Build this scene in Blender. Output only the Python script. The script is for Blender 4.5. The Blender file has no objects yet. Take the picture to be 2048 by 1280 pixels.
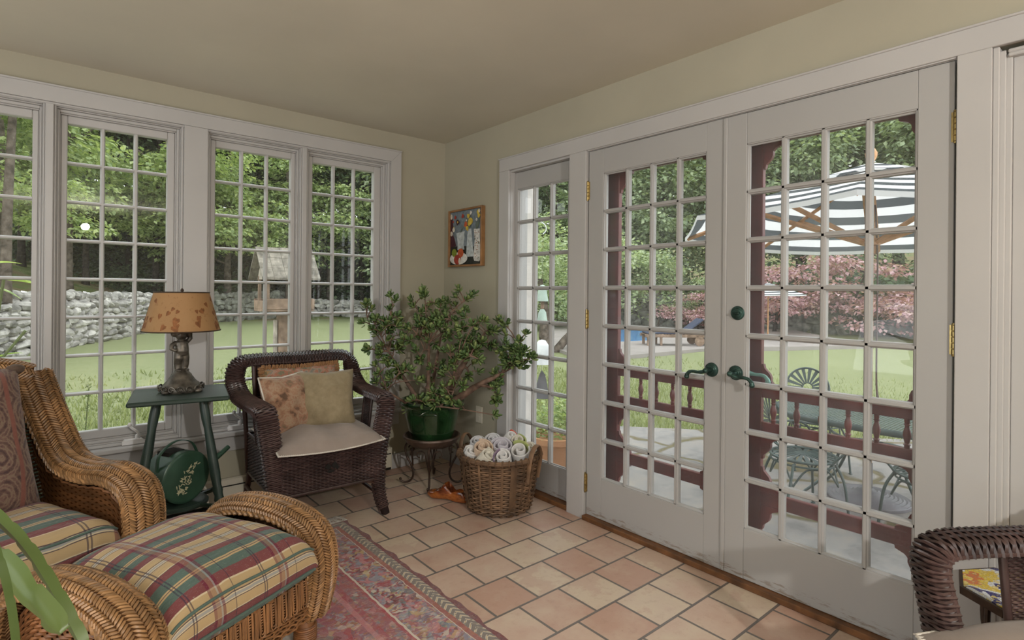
import bpy, math, random
from mathutils import Vector, Matrix, Quaternion, noise as mnoise
V = Vector
PI = math.pi
scene = bpy.context.scene
COL = scene.collection
R = random.Random(7)

# ------------------------------------------------------------------ mesh builder
class MB:
    def __init__(self):
        self.v = []; self.f = []; self.m = []; self.uv = {}; self.mi = 0; self.M = None
    def add(self, p):
        p = V(p)
        if self.M is not None: p = self.M @ p
        self.v.append(p); return len(self.v) - 1
    def face(self, ids, uvs=None):
        if uvs: self.uv[len(self.f)] = uvs
        self.f.append(tuple(ids)); self.m.append(self.mi)
    def box(self, x0, x1, y0, y1, z0, z1):
        i = [self.add((x, y, z)) for z in (z0, z1) for y in (y0, y1) for x in (x0, x1)]
        for q in ((0,2,3,1),(4,5,7,6),(0,1,5,4),(2,6,7,3),(0,4,6,2),(1,3,7,5)):
            self.face([i[k] for k in q])
    def cbox(self, x0, x1, y0, y1, z0, z1, c=.003):
        """box with chamfered edges"""
        c = min(c, .49*abs(x1-x0), .49*abs(y1-y0), .49*abs(z1-z0))
        X, Y, Z = (x0, x1), (y0, y1), (z0, z1)
        idx = {}
        for a in (0,1):
            for b in (0,1):
                for d in (0,1):
                    sx, sy, sz = (1 if a == 0 else -1), (1 if b == 0 else -1), (1 if d == 0 else -1)
                    p = (X[a], Y[b], Z[d])
                    idx[a,b,d,0] = self.add((p[0], p[1]+sy*c, p[2]+sz*c))
                    idx[a,b,d,1] = self.add((p[0]+sx*c, p[1], p[2]+sz*c))
                    idx[a,b,d,2] = self.add((p[0]+sx*c, p[1]+sy*c, p[2]))
        def q(l, flip):
            self.face(l[::-1] if flip else l)
        for a in (0,1):
            q([idx[a,0,0,0], idx[a,0,1,0], idx[a,1,1,0], idx[a,1,0,0]], a == 1)
            q([idx[0,a,0,1], idx[1,a,0,1], idx[1,a,1,1], idx[0,a,1,1]], a == 1)
            q([idx[0,0,a,2], idx[0,1,a,2], idx[1,1,a,2], idx[1,0,a,2]], a == 1)
        for a in (0,1):
            for b in (0,1):
                q([idx[a,b,0,0], idx[a,b,1,0], idx[a,b,1,1], idx[a,b,0,1]], (a+b) % 2 == 0)
                q([idx[a,0,b,0], idx[a,1,b,0], idx[a,1,b,2], idx[a,0,b,2]], (a+b) % 2 == 1)
                q([idx[0,a,b,1], idx[1,a,b,1], idx[1,a,b,2], idx[0,a,b,2]], (a+b) % 2 == 0)
        for a in (0,1):
            for b in (0,1):
                for d in (0,1):
                    q([idx[a,b,d,0], idx[a,b,d,1], idx[a,b,d,2]], (a+b+d) % 2 == 1)
    def tube(self, pts, r, seg=8, closed=False, cap=True, flat=None, up=None):
        """tube along pts; r number or list; flat=(a,b) scales the section along side/normal"""
        pts = [V(p) for p in pts]; n = len(pts)
        rr = r if isinstance(r, (list, tuple)) else [r]*n
        if n < 2: return
        T = []
        for i in range(n):
            if closed: t = pts[(i+1) % n] - pts[i-1]
            else: t = pts[min(i+1, n-1)] - pts[max(i-1, 0)]
            T.append(t.normalized() if t.length > 1e-9 else V((0,0,1)))
        ref = V(up) if up else (V((0,0,1)) if abs(T[0].z) < .9 else V((1,0,0)))
        s = T[0].cross(ref)
        if s.length < 1e-6: s = T[0].cross(V((0,1,0)))
        s.normalize(); rings = []
        for i in range(n):
            s = s - T[i]*s.dot(T[i])
            if s.length < 1e-6: s = T[i].orthogonal()
            s.normalize(); nn = s.cross(T[i]).normalized()
            fa, fb = flat if flat else (1, 1)
            rings.append([self.add(pts[i] + s*(math.cos(2*PI*k/seg)*rr[i]*fa) + nn*(math.sin(2*PI*k/seg)*rr[i]*fb)) for k in range(seg)])
        for i in range(n if closed else n-1):
            a, b = rings[i], rings[(i+1) % n]
            for k in range(seg):
                self.face([a[k], a[(k+1) % seg], b[(k+1) % seg], b[k]])
        if cap and not closed:
            self.face(rings[0][::-1]); self.face(rings[-1])
    def lathe(self, prof, seg=24, c=(0,0,0), ax=None, cap=True):
        """prof list of (r,z)"""
        c = V(c); Q = ax if ax is not None else Matrix.Identity(3)
        rings = []
        for r_, z_ in prof:
            if r_ < 1e-5: rings.append([self.add(c + Q @ V((0,0,z_)))]*seg)
            else: rings.append([self.add(c + Q @ V((r_*math.cos(2*PI*k/seg), r_*math.sin(2*PI*k/seg), z_))) for k in range(seg)])
        for i in range(len(rings)-1):
            a, b = rings[i], rings[i+1]
            for k in range(seg):
                l = [a[k], a[(k+1) % seg], b[(k+1) % seg], b[k]]
                l2 = []
                for j in l:
                    if j not in l2: l2.append(j)
                if len(l2) > 2: self.face(l2)
        if cap:
            if prof[0][0] > 1e-5: self.face(rings[0][::-1])
            if prof[-1][0] > 1e-5: self.face(rings[-1])
    def grid(self, fn, nu, nv, cu=False, cv=False, uvs=(1,1), flip=False):
        """fn(s,t)->point"""
        mu = nu if cu else nu+1; mv = nv if cv else nv+1
        ids = [[self.add(fn(i/nu, j/nv)) for j in range(mv)] for i in range(mu)]
        for i in range(nu):
            for j in range(nv):
                a, b = ids[i], ids[(i+1) % mu]
                l = [a[j], b[j], b[(j+1) % mv], a[(j+1) % mv]]
                u = [(i/nu*uvs[0], j/nv*uvs[1]), ((i+1)/nu*uvs[0], j/nv*uvs[1]), ((i+1)/nu*uvs[0], (j+1)/nv*uvs[1]), (i/nu*uvs[0], (j+1)/nv*uvs[1])]
                if flip: l.reverse(); u.reverse()
                self.face(l, u)
    def prism(self, poly, fn, d0, d1):
        """poly 2D points; fn(a,b,d)->3D"""
        n = len(poly)
        A = [self.add(fn(a, b, d0)) for a, b in poly]; B = [self.add(fn(a, b, d1)) for a, b in poly]
        self.face(A[::-1]); self.face(B)
        for i in range(n): self.face([A[i], A[(i+1) % n], B[(i+1) % n], B[i]])
    def ell(self, c, rx, ry, rz, seg=10, rings=6, Q=None):
        c = V(c); Q = Q or Matrix.Identity(3); rows = []
        for j in range(rings+1):
            ph = -PI/2 + PI*j/rings
            if j in (0, rings): rows.append([self.add(c + Q @ V((0,0,rz*math.sin(ph))))]*seg)
            else: rows.append([self.add(c + Q @ V((rx*math.cos(ph)*math.cos(2*PI*k/seg), ry*math.cos(ph)*math.sin(2*PI*k/seg), rz*math.sin(ph)))) for k in range(seg)])
        for j in range(rings):
            a, b = rows[j], rows[j+1]
            for k in range(seg):
                l = []
                for q in (a[k], a[(k+1) % seg], b[(k+1) % seg], b[k]):
                    if q not in l: l.append(q)
                if len(l) > 2: self.face(l)
    def lens(self, p, d, nrm, L, w, h, k=5):
        """little spindle: a short piece of cane lying on a surface"""
        p, d, nrm = V(p), V(d).normalized(), V(nrm)
        s = d.cross(nrm).normalized(); nn = s.cross(d)
        a = self.add(p - d*L*.5 - nn*h*.5); b = self.add(p + d*L*.5 - nn*h*.5)
        r1, r2 = [], []
        for i in range(k):
            c_, s_ = math.cos(2*PI*i/k), math.sin(2*PI*i/k)
            o = s*(c_*w*.5) + nn*(s_*h*.5)
            r1.append(self.add(p - d*L*.26 + o)); r2.append(self.add(p + d*L*.26 + o))
        for i in range(k):
            j = (i+1) % k
            self.face([a, r1[j], r1[i]]); self.face([r1[i], r1[j], r2[j], r2[i]]); self.face([r2[i], r2[j], b])
    def mesh(self, name):
        me = bpy.data.meshes.new(name)
        me.from_pydata([tuple(p) for p in self.v], [], self.f)
        me.polygons.foreach_set('material_index', self.m)
        if self.uv:
            ul = me.uv_layers.new(name='UVMap')
            for fi, uvs in self.uv.items():
                ls = me.polygons[fi].loop_start
                for k, u in enumerate(uvs): ul.data[ls+k].uv = u
        return me
    def build(self, name, mats, parent=None, smooth=35, loc=None, rz=0):
        me = self.mesh(name)
        for m_ in (mats if isinstance(mats, (list, tuple)) else [mats]): me.materials.append(m_)
        if smooth:
            me.shade_smooth()
            if smooth < 180: me.set_sharp_from_angle(angle=math.radians(smooth))
        me.update()
        return link(name, me, parent, loc, rz)

def link(name, me, parent=None, loc=None, rz=0):
    o = bpy.data.objects.new(name, me); COL.objects.link(o)
    if parent is not None: o.parent = parent
    if loc is not None: o.location = loc
    if rz: o.rotation_euler.z = rz
    return o
def tag(o, label=None, cat=None, group=None, kind=None):
    if label: o['label'] = label
    if cat: o['category'] = cat
    if group: o['group'] = group
    if kind: o['kind'] = kind
    return o
def thing(name, label, cat, loc=(0,0,0), rz=0, group=None, kind=None):
    o = bpy.data.objects.new(name, None); COL.objects.link(o)
    o.location = loc; o.rotation_euler.z = rz; o.empty_display_size = .1
    return tag(o, label, cat, group, kind)
def kids(o): return [c for c in bpy.data.objects if c.parent == o]
def dup(root, loc, rz=0, label=None, group=None, scale=None):
    r = root.copy(); COL.objects.link(r); r.location = loc; r.rotation_euler.z = rz
    if scale: r.scale = scale if not isinstance(scale, (int, float)) else (scale,)*3
    if label: r['label'] = label
    if group: r['group'] = group
    for ch in kids(root):
        c = ch.copy(); COL.objects.link(c); c.parent = r
        for g in kids(ch):
            d = g.copy(); COL.objects.link(d); d.parent = c
    return r
def lerp(a, b, t): return a + (b-a)*t
def spline(P, n):
    """Catmull-Rom through vectors, n samples"""
    P = [V(p) for p in P]; m = len(P)-1; out = []
    for i in range(n):
        x = i/(n-1)*m; k = min(int(x), m-1); t = x-k
        p0, p1, p2, p3 = P[max(k-1,0)], P[k], P[k+1], P[min(k+2,m)]
        out.append(.5*((2*p1)+(-p0+p2)*t+(2*p0-5*p1+4*p2-p3)*t*t+(-p0+3*p1-3*p2+p3)*t**3))
    return out
def srf_n(S, s, t, e=1e-3):
    p = S(s, t); s1, s0 = min(s+e, 1), max(s-e, 0); t1, t0 = min(t+e, 1), max(t-e, 0)
    du = S(s1, t)-S(s0, t); dv = S(s, t1)-S(s, t0)
    n = du.cross(dv)
    return p, du.normalized() if du.length > 1e-12 else V((1,0,0)), dv.normalized() if dv.length > 1e-12 else V((0,0,1)), n.normalized() if n.length > 1e-14 else V((0,0,1))
def weave(mb, S, stakes, rows, hr, amp, closed=False, sr=None, sub=2, jit=.0):
    """cane rows running along s, going in and out around stakes set along s"""
    n = stakes*sub
    for j in range(rows):
        t = (j+.5)/rows; ring = []
        for i in range(n if closed else n+1):
            s = i/n; p, du, dv, nn = srf_n(S, s, t)
            o = amp*math.cos(PI*(i/sub + j)) + R.uniform(-jit, jit)
            ring.append((p+nn*o, dv, nn))
        ids = []
        for p, dv, nn in ring:
            ids.append([mb.add(p+dv*hr), mb.add(p+nn*hr*.9), mb.add(p-dv*hr), mb.add(p-nn*hr*.9)])
        for i in range(n):
            a, b = ids[i], ids[(i+1) % len(ids)]
            for k in range(4): mb.face([a[k], a[(k+1) % 4], b[(k+1) % 4], b[k]])
    if sr:
        for i in range(stakes if closed else stakes+1):
            mb.tube([S(i/stakes, k/8) for k in range(9)], sr, 5)
def braid(mb, S, cols, n, w, ang=.62, h=.006, fat=.62):
    """herringbone of short cane pieces over a surface, columns across t"""
    for c in range(cols):
        t = (c+.5)/cols
        for k in range(n):
            s = (k+.5)/n + (0.25/n if c % 2 else 0)
            p, du, dv, nn = srf_n(S, min(s,1), t)
            cw = (S(min(s,1), min((c+1)/cols,1)) - S(min(s,1), c/cols)).length
            a = ang if c % 2 == 0 else -ang
            d = dv*math.cos(a) + du*math.sin(a)
            step = (S(min(1,(k+1)/n), t)-S(k/n, t)).length
            mb.lens(p+nn*h*.35, d, nn, cw*1.45, step*math.cos(a)*fat*1.6, h)
def sweep(path, N, prof):
    """surface along path points (with normals N) and profile (a along W, b along N) lists"""
    n = len(path)
    T = [(path[min(i+1,n-1)]-path[max(i-1,0)]).normalized() for i in range(n)]
    def S(s, t):
        x = s*(n-1); i = min(int(x), n-2); f = x-i
        p = path[i].lerp(path[i+1], f); tt = T[i].lerp(T[i+1], f).normalized(); nn = N[i].lerp(N[i+1], f)
        w = tt.cross(nn).normalized(); nn = w.cross(tt).normalized()
        y = t*(len(prof)-1); j = min(int(y), len(prof)-2); g = y-j
        a = lerp(prof[j][0], prof[j+1][0], g); b = lerp(prof[j][1], prof[j+1][1], g)
        return p + w*a + nn*b
    return S

# ------------------------------------------------------------------ materials
def newmat(name):
    m = bpy.data.materials.new(name); m.use_nodes = True
    nt = m.node_tree; nt.nodes.clear()
    out = nt.nodes.new('ShaderNodeOutputMaterial')
    return m, nt, out
class NT:
    def __init__(self, nt): self.nt = nt
    def n(self, typ, ins=None, **kw):
        nd = self.nt.nodes.new(typ)
        for k, v_ in kw.items(): setattr(nd, k, v_)
        for k, v_ in (ins or {}).items():
            if isinstance(v_, bpy.types.NodeSocket): self.nt.links.new(v_, nd.inputs[k])
            else:
                try: nd.inputs[k].default_value = v_
                except Exception: nd.inputs[k].default_value = (*v_, 1)
        return nd
    def math(self, op, a, b=None, c=None):
        d = {0: a}
        if b is not None: d[1] = b
        if c is not None: d[2] = c
        return self.n('ShaderNodeMath', d, operation=op).outputs[0]
    def mix(self, f, a, b, mode='MIX'):
        nd = self.nt.nodes.new('ShaderNodeMix'); nd.data_type = 'RGBA'; nd.blend_type = mode
        for i, v_ in ((0, f), (6, a), (7, b)):
            if isinstance(v_, bpy.types.NodeSocket): self.nt.links.new(v_, nd.inputs[i])
            elif i == 0: nd.inputs[0].default_value = v_
            else: nd.inputs[i].default_value = (*v_, 1)
        return nd.outputs[2]
    def ramp(self, fac, stops, interp='LINEAR'):
        nd = self.n('ShaderNodeValToRGB', {0: fac}); cr = nd.color_ramp; cr.interpolation = interp
        while len(cr.elements) > 1: cr.elements.remove(cr.elements[-1])
        cr.elements[0].position = stops[0][0]; c = stops[0][1]; cr.elements[0].color = (*c, 1) if not isinstance(c, (int, float)) else (c,c,c,1)
        for p, c in stops[1:]:
            e = cr.elements.new(p); e.color = (*c, 1) if not isinstance(c, (int, float)) else (c,c,c,1)
        return nd.outputs[0]
    def co(self, kind='Object'): return self.n('ShaderNodeTexCoord').outputs[kind]
    def noise(self, vec, scale, detail=3, rough=.5):
        return self.n('ShaderNodeTexNoise', {'Vector': vec, 'Scale': scale, 'Detail': detail, 'Roughness': rough})
    def map(self, vec, scale=(1,1,1), rot=(0,0,0), loc=(0,0,0)):
        return self.n('ShaderNodeMapping', {'Vector': vec, 'Scale': scale, 'Rotation': rot, 'Location': loc}).outputs[0]
    def bump(self, h, strength=.3, dist=.005):
        return self.n('ShaderNodeBump', {'Height': h, 'Strength': strength, 'Distance': dist}).outputs[0]
    def principled(self, out, color, rough=.5, spec=.5, metal=0, normal=None, sss=0, coat=0, sheen=0):
        p = self.n('ShaderNodeBsdfPrincipled', {'Base Color': color, 'Roughness': rough, 'Metallic': metal, 'Specular IOR Level': spec, 'Coat Weight': coat, 'Sheen Weight': sheen})
        if normal is not None: self.nt.links.new(normal, p.inputs['Normal'])
        self.nt.links.new(p.outputs[0], out.inputs[0]); return p
def mat(name, col, rough=.5, spec=.4, metal=0, var=.12, vs=8, bump=0, bs=60, coat=0, dist=.003, island=0, sheen=0, col2=None):
    """plain painted/wood/metal/cloth surface with slight uneven tone"""
    m, nt, out = newmat(name); N = NT(nt); co = N.co()
    nz = N.noise(co, vs, 4).outputs[0]
    lo = col2 if col2 else tuple(c*(1-var*1.6) for c in col); hi = tuple(min(1, c*(1+var)) for c in col)
    c = N.mix(N.ramp(nz, [(.3, 0.), (.7, 1.)]), lo, hi)
    if island:
        rnd = N.n('ShaderNodeNewGeometry').outputs['Random Per Island']
        c = N.mix(1.0, c, N.ramp(rnd, [(0, 1-island), (1, 1+island*.6)]), 'MULTIPLY')
    nr = None
    if bump: nr = N.bump(N.noise(co, bs, 4, .6).outputs[0], bump, dist)
    N.principled(out, c, rough, spec, metal, nr, coat=coat, sheen=sheen)
    return m
def leafmat(name, c1, c2, trans=.35, rough=.45, c3=None):
    m, nt, out = newmat(name); N = NT(nt)
    rnd = N.n('ShaderNodeNewGeometry').outputs['Random Per Island']
    c = N.ramp(rnd, [(0, c1), (.6, c2), (1, c3 or c2)])
    p = N.n('ShaderNodeBsdfPrincipled', {'Base Color': c, 'Roughness': rough, 'Specular IOR Level': .35})
    t = N.n('ShaderNodeBsdfTranslucent', {'Color': N.mix(1.0, c, (1.1, 1.15, .6), 'MULTIPLY')})
    mx = N.n('ShaderNodeMixShader', {0: trans, 1: p.outputs[0], 2: t.outputs[0]})
    nt.links.new(mx.outputs[0], out.inputs[0]); return m
# ------------------------------------------------------------------ material library
WHITE = mat('white_paint', (.43,.415,.402), .42, .4, var=.03, vs=2.2, bump=.05, bs=40)
DOORW = None
def door_paint():
    m, nt, out = newmat('door_paint'); N = NT(nt); g = N.co()
    nz = N.noise(N.map(g, (1,2.2,16)), 5, 6, .7).outputs[0]
    z = N.n('ShaderNodeSeparateXYZ', {0: g}).outputs[2]
    low = N.n('ShaderNodeMapRange', {0: z, 1: .035, 2: .11, 3: 1., 4: 0.}).outputs[0]
    sc = N.ramp(N.math('MULTIPLY', nz, low), [(.50, 0.), (.60, .8)])
    c = N.mix(N.noise(g, 2.5, 4).outputs[0], (.335,.326,.315), (.378,.368,.356))
    c = N.mix(sc, c, (.20,.16,.12))
    N.principled(out, c, .42, .4); return m
DOORW = door_paint()
WALLP = mat('wall_paint', (.37,.342,.262), .8, .2, var=.04, vs=1.6, bump=.06, bs=90)
CEILP = mat('ceiling_paint', (.60,.565,.465), .85, .15, var=.05, vs=1.2, bump=.25, bs=7)
HEATER = mat('heater_enamel', (.60,.56,.46), .45, .4, var=.03)
DARK = mat('dark_gap', (.02,.018,.016), .8, .1)
BRASS = mat('brass', (.42,.32,.14), .32, .5, 1, var=.2, vs=40)
BRONZE = mat('bronze_patina', (.115,.10,.08), .42, .5, .55, var=.45, vs=25, bump=.25, bs=70)
HARDW = mat('verdigris_hardware', (.035,.075,.062), .32, .5, .55, var=.35, vs=30)
HARDO = mat('weathered_hardware', (.16,.32,.27), .4, .5, .3, var=.2, vs=30)
CRANK = mat('crank_white', (.72,.70,.69), .35, .5, var=.02)
MAROON = mat('maroon_paint', (.115,.022,.020), .38, .45, var=.2, vs=9)
THRESH = mat('threshold_oak', (.15,.065,.025), .45, .4, var=.35, vs=14, bump=.1)
GREENP = mat('green_table_paint', (.021,.038,.029), .42, .45, var=.18, vs=12, bump=.08, bs=120)
CANG = mat('green_tole', (.032,.078,.048), .38, .5, .1, var=.15, vs=10)
GOLD = mat('gold_stencil', (.50,.47,.30), .5, .4, var=.1)
IRON = mat('brown_iron', (.055,.032,.022), .45, .5, .4, var=.3, vs=30)
IRONTOP = mat('brown_tray', (.105,.065,.045), .42, .5, .2, var=.3, vs=20)
GLAZE = mat('green_glaze', (.014,.042,.014), .12, .6, var=.5, vs=7, coat=.5)
SOIL = mat('soil', (.03,.02,.014), .9, .1, var=.3, vs=40, bump=.6, bs=60)
JADEST = mat('jade_stem', (.20,.125,.09), .7, .25, var=.35, vs=22, bump=.4, bs=60)
JADE = leafmat('jade_leaf', (.055,.105,.034), (.125,.19,.062), .06, .24, (.22,.27,.09))
RATTAN = mat('natural_rattan', (.32,.172,.072), .42, .5, var=.25, vs=5, island=.42)
RATIN = mat('rattan_weave', (.225,.092,.032), .45, .45, var=.3, vs=6, island=.35)
RATMID = mat('rattan_panel', (.27,.125,.048), .42, .5, var=.3, vs=6, island=.4)
RATBASE = mat('rattan_shadow', (.09,.042,.018), .8, .1)
DWICK = mat('dark_wicker', (.068,.039,.035), .30, .55, var=.3, vs=9, island=.3)
DWBASE = mat('dark_wicker_core', (.022,.012,.011), .8, .2)
STEM = mat('dark_cane', (.07,.03,.022), .4, .5, var=.2)
BASKET = mat('splint_basket', (.16,.093,.052), .6, .3, var=.35, vs=10, island=.4)
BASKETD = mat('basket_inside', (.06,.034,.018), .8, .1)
CLOG = None
def wood_clog():
    m, nt, out = newmat('clog_wood'); N = NT(nt); g = N.co()
    nz = N.noise(N.map(g, (9,22,22)), 1.0, 4, .6).outputs[0]
    c = N.ramp(nz, [(.30, (.045,.014,.007)), (.46, (.17,.04,.012)), (.60, (.36,.11,.022)), (.75, (.12,.035,.012))])
    N.principled(out, c, .25, .5, coat=.4); return m
CLOG = wood_clog()
PICW = mat('picture_frame_wood', (.27,.135,.052), .45, .4, var=.2, vs=14)
CREAMF = mat('cream_stitch', (.62,.57,.50), .85, .1)
STUCCO = mat('cream_siding', (.60,.56,.52), .7, .2, var=.03)
SIDING = mat('house_siding', (.62,.60,.55), .7, .2, var=.03)
def cloth(name, col, var=.15, vs=14, bump=.25, bs=420, wr=.3, wscale=5, rough=.92, col2=None):
    m, nt, out = newmat(name); N = NT(nt); g = N.co()
    c = N.mix(N.noise(g, vs, 5, .6).outputs[0], col2 or tuple(x*(1-var*1.5) for x in col), tuple(min(1,x*(1+var)) for x in col))
    h = N.math('ADD', N.math('MULTIPLY', N.noise(g, bs, 2).outputs[0], .12), N.math('MULTIPLY', N.noise(g, wscale, 4, .6).outputs[0], wr*3))
    N.principled(out, c, rough, .15, normal=N.bump(h, bump, .012), sheen=.15); return m
SEATC = cloth('greige_linen', (.285,.23,.195), .1, 20, .35, 500, .35, 7)
TANP = cloth('olive_brocade', (.29,.235,.15), .22, 26, .4, 300, .4, 9, col2=(.17,.13,.07))
def brocade(name, stops, sc=16):
    m, nt, out = newmat(name); N = NT(nt); g = N.co()
    a = N.noise(g, sc, 5, .6).outputs[0]; b = N.n('ShaderNodeTexVoronoi', {'Vector': N.map(g, (1,1,1)), 'Scale': sc*1.6}).outputs['Color']
    f = N.math('ADD', N.math('MULTIPLY', a, .88), N.math('MULTIPLY', N.noise(g, sc*3.4, 3, .7).outputs[0], .12))
    c = N.ramp(f, stops)
    h = N.math('ADD', N.noise(g, 380, 2).outputs[0], N.math('MULTIPLY', a, 2.))
    N.principled(out, c, .92, .12, normal=N.bump(h, .3, .006), sheen=.15); return m
ROSEP = brocade('rose_brocade', [(.38,(.12,.07,.045)),(.46,(.31,.17,.105)),(.53,(.36,.25,.165)),(.58,(.33,.17,.11)),(.66,(.19,.13,.08))], 13)
FLORP = brocade('floral_needlepoint', [(.38,(.085,.085,.05)),(.44,(.21,.19,.12)),(.48,(.38,.15,.095)),(.53,(.38,.27,.20)),(.57,(.19,.20,.17)),(.62,(.36,.21,.10)),(.68,(.12,.11,.06))], 12)
FRINGE = cloth('amber_fringe', (.33,.17,.075), .35, 60, .6, 200)
DFLOR = brocade('dark_floral', [(.35,(.012,.016,.010)),(.52,(.03,.045,.025)),(.62,(.10,.11,.075)),(.75,(.03,.035,.02))], 26)
def paisley():
    m, nt, out = newmat('paisley_tapestry'); N = NT(nt); uv = N.co('UV')
    s = N.n('ShaderNodeSeparateXYZ', {0: uv}); u, v_ = s.outputs[0], s.outputs[1]
    fu = N.math('FRACT', N.math('MULTIPLY', u, 7.5))
    stripe = N.ramp(fu, [(0, 1.), (.10, 1.), (.13, 0.), (.40, 0.), (.42,.6), (.44, 0.), (.97, 0.), (1, 1.)])
    # medallions between the stripes
    cu = N.math('SUBTRACT', N.math('FRACT', N.math('MULTIPLY', u, 7.5)), .56)
    cv = N.math('SUBTRACT', N.math('FRACT', N.math('MULTIPLY', v_, 7.)), .5)
    d = N.math('SQRT', N.math('ADD', N.math('POWER', cu, 2.), N.math('MULTIPLY', N.math('POWER', cv, 2.), .7)))
    ring = N.math('SINE', N.math('MULTIPLY', d, 34.))
    nz = N.noise(uv, 55, 4, .65).outputs[0]
    f = N.math('ADD', N.math('MULTIPLY', N.math('ADD', ring, 1.), .11), N.math('MULTIPLY', N.noise(uv, 26, 6, .75).outputs[0], .78))
    c = N.ramp(f, [(.34,(.07,.042,.040)),(.46,(.15,.088,.072)),(.53,(.21,.155,.11)),(.60,(.17,.10,.08)),(.70,(.085,.05,.05))])
    c = N.mix(stripe, c, N.mix(nz, (.17,.065,.052), (.25,.105,.08)))
    N.principled(out, c, .95, .1, normal=N.bump(N.noise(uv, 240, 3).outputs[0], .4, .004), sheen=.2); return m
PAISLEY = paisley()
def plaid():
    m, nt, out = newmat('plaid_cotton'); N = NT(nt); uv = N.co('UV')
    wob = N.noise(uv, 9, 2).outputs[0]
    s = N.n('ShaderNodeSeparateXYZ', {0: uv})
    u = N.math('ADD', s.outputs[0], N.math('MULTIPLY', wob, .012)); v_ = N.math('ADD', s.outputs[1], N.math('MULTIPLY', wob, .012))
    tan, gr, ma, li, dk, gy, mv = (.43,.31,.165), (.045,.105,.098), (.145,.025,.042), (.56,.47,.32), (.055,.04,.055), (.30,.30,.29), (.26,.135,.09)
    A = N.ramp(N.math('FRACT', N.math('MULTIPLY', v_, 3.3)), [(0,gr),(.15,ma),(.27,dk),(.285,li),(.30,tan),(.43,dk),(.445,li),(.46,gy),(.50,li),(.515,dk),(.53,tan),(.66,li),(.675,ma),(.80,gr),(.93,tan),(.96,dk),(.97,tan)], 'CONSTANT')
    B = N.ramp(N.math('FRACT', N.math('MULTIPLY', u, 2.7)), [(0,tan),(.30,dk),(.315,tan),(.335,dk),(.35,tan),(.56,ma),(.60,mv),(.66,gy),(.68,ma),(.72,tan),(.86,dk),(.875,tan)], 'CONSTANT')
    Bf = N.ramp(N.math('FRACT', N.math('MULTIPLY', u, 2.7)), [(0,.10),(.30,.75),(.315,.1),(.335,.75),(.35,.10),(.56,.62),(.72,.10),(.86,.7),(.875,.10)], 'CONSTANT')
    c = N.mix(Bf, A, B)
    ik = N.noise(N.map(uv, (60,420,1)), 1., 3, .7).outputs[0]
    dark = N.n('ShaderNodeRGBToBW', {0: A}).outputs[0]
    wt = N.math('MULTIPLY', N.ramp(ik, [(.60,0.),(.70,1.)]), N.ramp(dark, [(.09,.55),(.12,0.)]))
    c = N.mix(wt, c, (.42,.42,.36))
    g = N.co()
    h = N.math('ADD', N.math('MULTIPLY', N.noise(N.map(g, (4,13,4), (0,0,.5)), 1.3, 3, .55).outputs[0], 2.2), N.math('MULTIPLY', N.noise(g, 500, 2).outputs[0], .05))
    N.principled(out, c, .85, .2, normal=N.bump(h, .55, .02), sheen=.1); return m
PLAID = plaid()
def shade_mat():
    m, nt, out = newmat('parchment_shade'); N = NT(nt); g = N.co()
    nz = N.noise(g, 9, 5, .6).outputs[0]
    c = N.mix(nz, (.40,.215,.09), (.52,.315,.145))
    c = N.mix(N.ramp(N.noise(g, 60, 3).outputs[0], [(.60,0.),(.72,.4)]), c, (.24,.10,.035))
    p = N.n('ShaderNodeBsdfPrincipled', {'Base Color': c, 'Roughness': .55, 'Specular IOR Level': .3})
    t = N.n('ShaderNodeBsdfTranslucent', {'Color': c})
    mx = N.n('ShaderNodeMixShader', {0: .3, 1: p.outputs[0], 2: t.outputs[0]})
    nt.links.new(mx.outputs[0], out.inputs[0]); return m
SHADE = shade_mat()
LEAFP = mat('pressed_leaf', (.235,.095,.035), .6, .2, var=.3, vs=60)
TRIMB = mat('shade_binding', (.05,.03,.018), .6, .3)
def tiles():
    m, nt, out = newmat('terracotta_tiles'); N = NT(nt); g = N.co()
    uv = N.map(g, (1,1,1), (0,0,0), (.2+.2220*20, 1.4539+.22*40, 0))
    br = N.n('ShaderNodeTexBrick', {'Vector': uv, 'Color1': (0,0,0,1), 'Color2': (1,1,1,1), 'Mortar': (.5,.5,.5,1), 'Scale': 1., 'Mortar Size': .006, 'Mortar Smooth': .25, 'Bias': 0., 'Brick Width': .222, 'Row Height': .22}, offset=.5, offset_frequency=2, squash=1.)
    rnd = N.n('ShaderNodeRGBToBW', {0: br.outputs[0]}).outputs[0]
    nz = N.noise(g, 5.5, 5, .6).outputs[0]; nz2 = N.noise(g, 26, 5, .65).outputs[0]
    f = N.math('ADD', rnd, N.math('MULTIPLY', N.math('SUBTRACT', nz, .5), 1.7))
    c = N.ramp(f, [(0,(.46,.29,.215)),(.25,(.50,.345,.262)),(.45,(.53,.385,.295)),(.65,(.555,.43,.325)),(.9,(.575,.465,.345)),(1,(.52,.38,.29))])
    c = N.mix(N.ramp(nz2, [(.54,0.),(.74,.30)]), c, (.32,.19,.125))
    c = N.mix(N.ramp(N.noise(g, 95, 3).outputs[0], [(.70,0.),(.76,.55)]), c, (.16,.10,.065))
    c = N.mix(br.outputs[1], c, (.15,.128,.112))
    h = N.math('ADD', N.math('MULTIPLY', br.outputs[1], -1.), N.math('MULTIPLY', nz2, .16))
    N.principled(out, c, N.ramp(nz, [(.3,.36),(.7,.52)]), .4, normal=N.bump(h, .55, .005)); return m
TILES = tiles()
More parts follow.
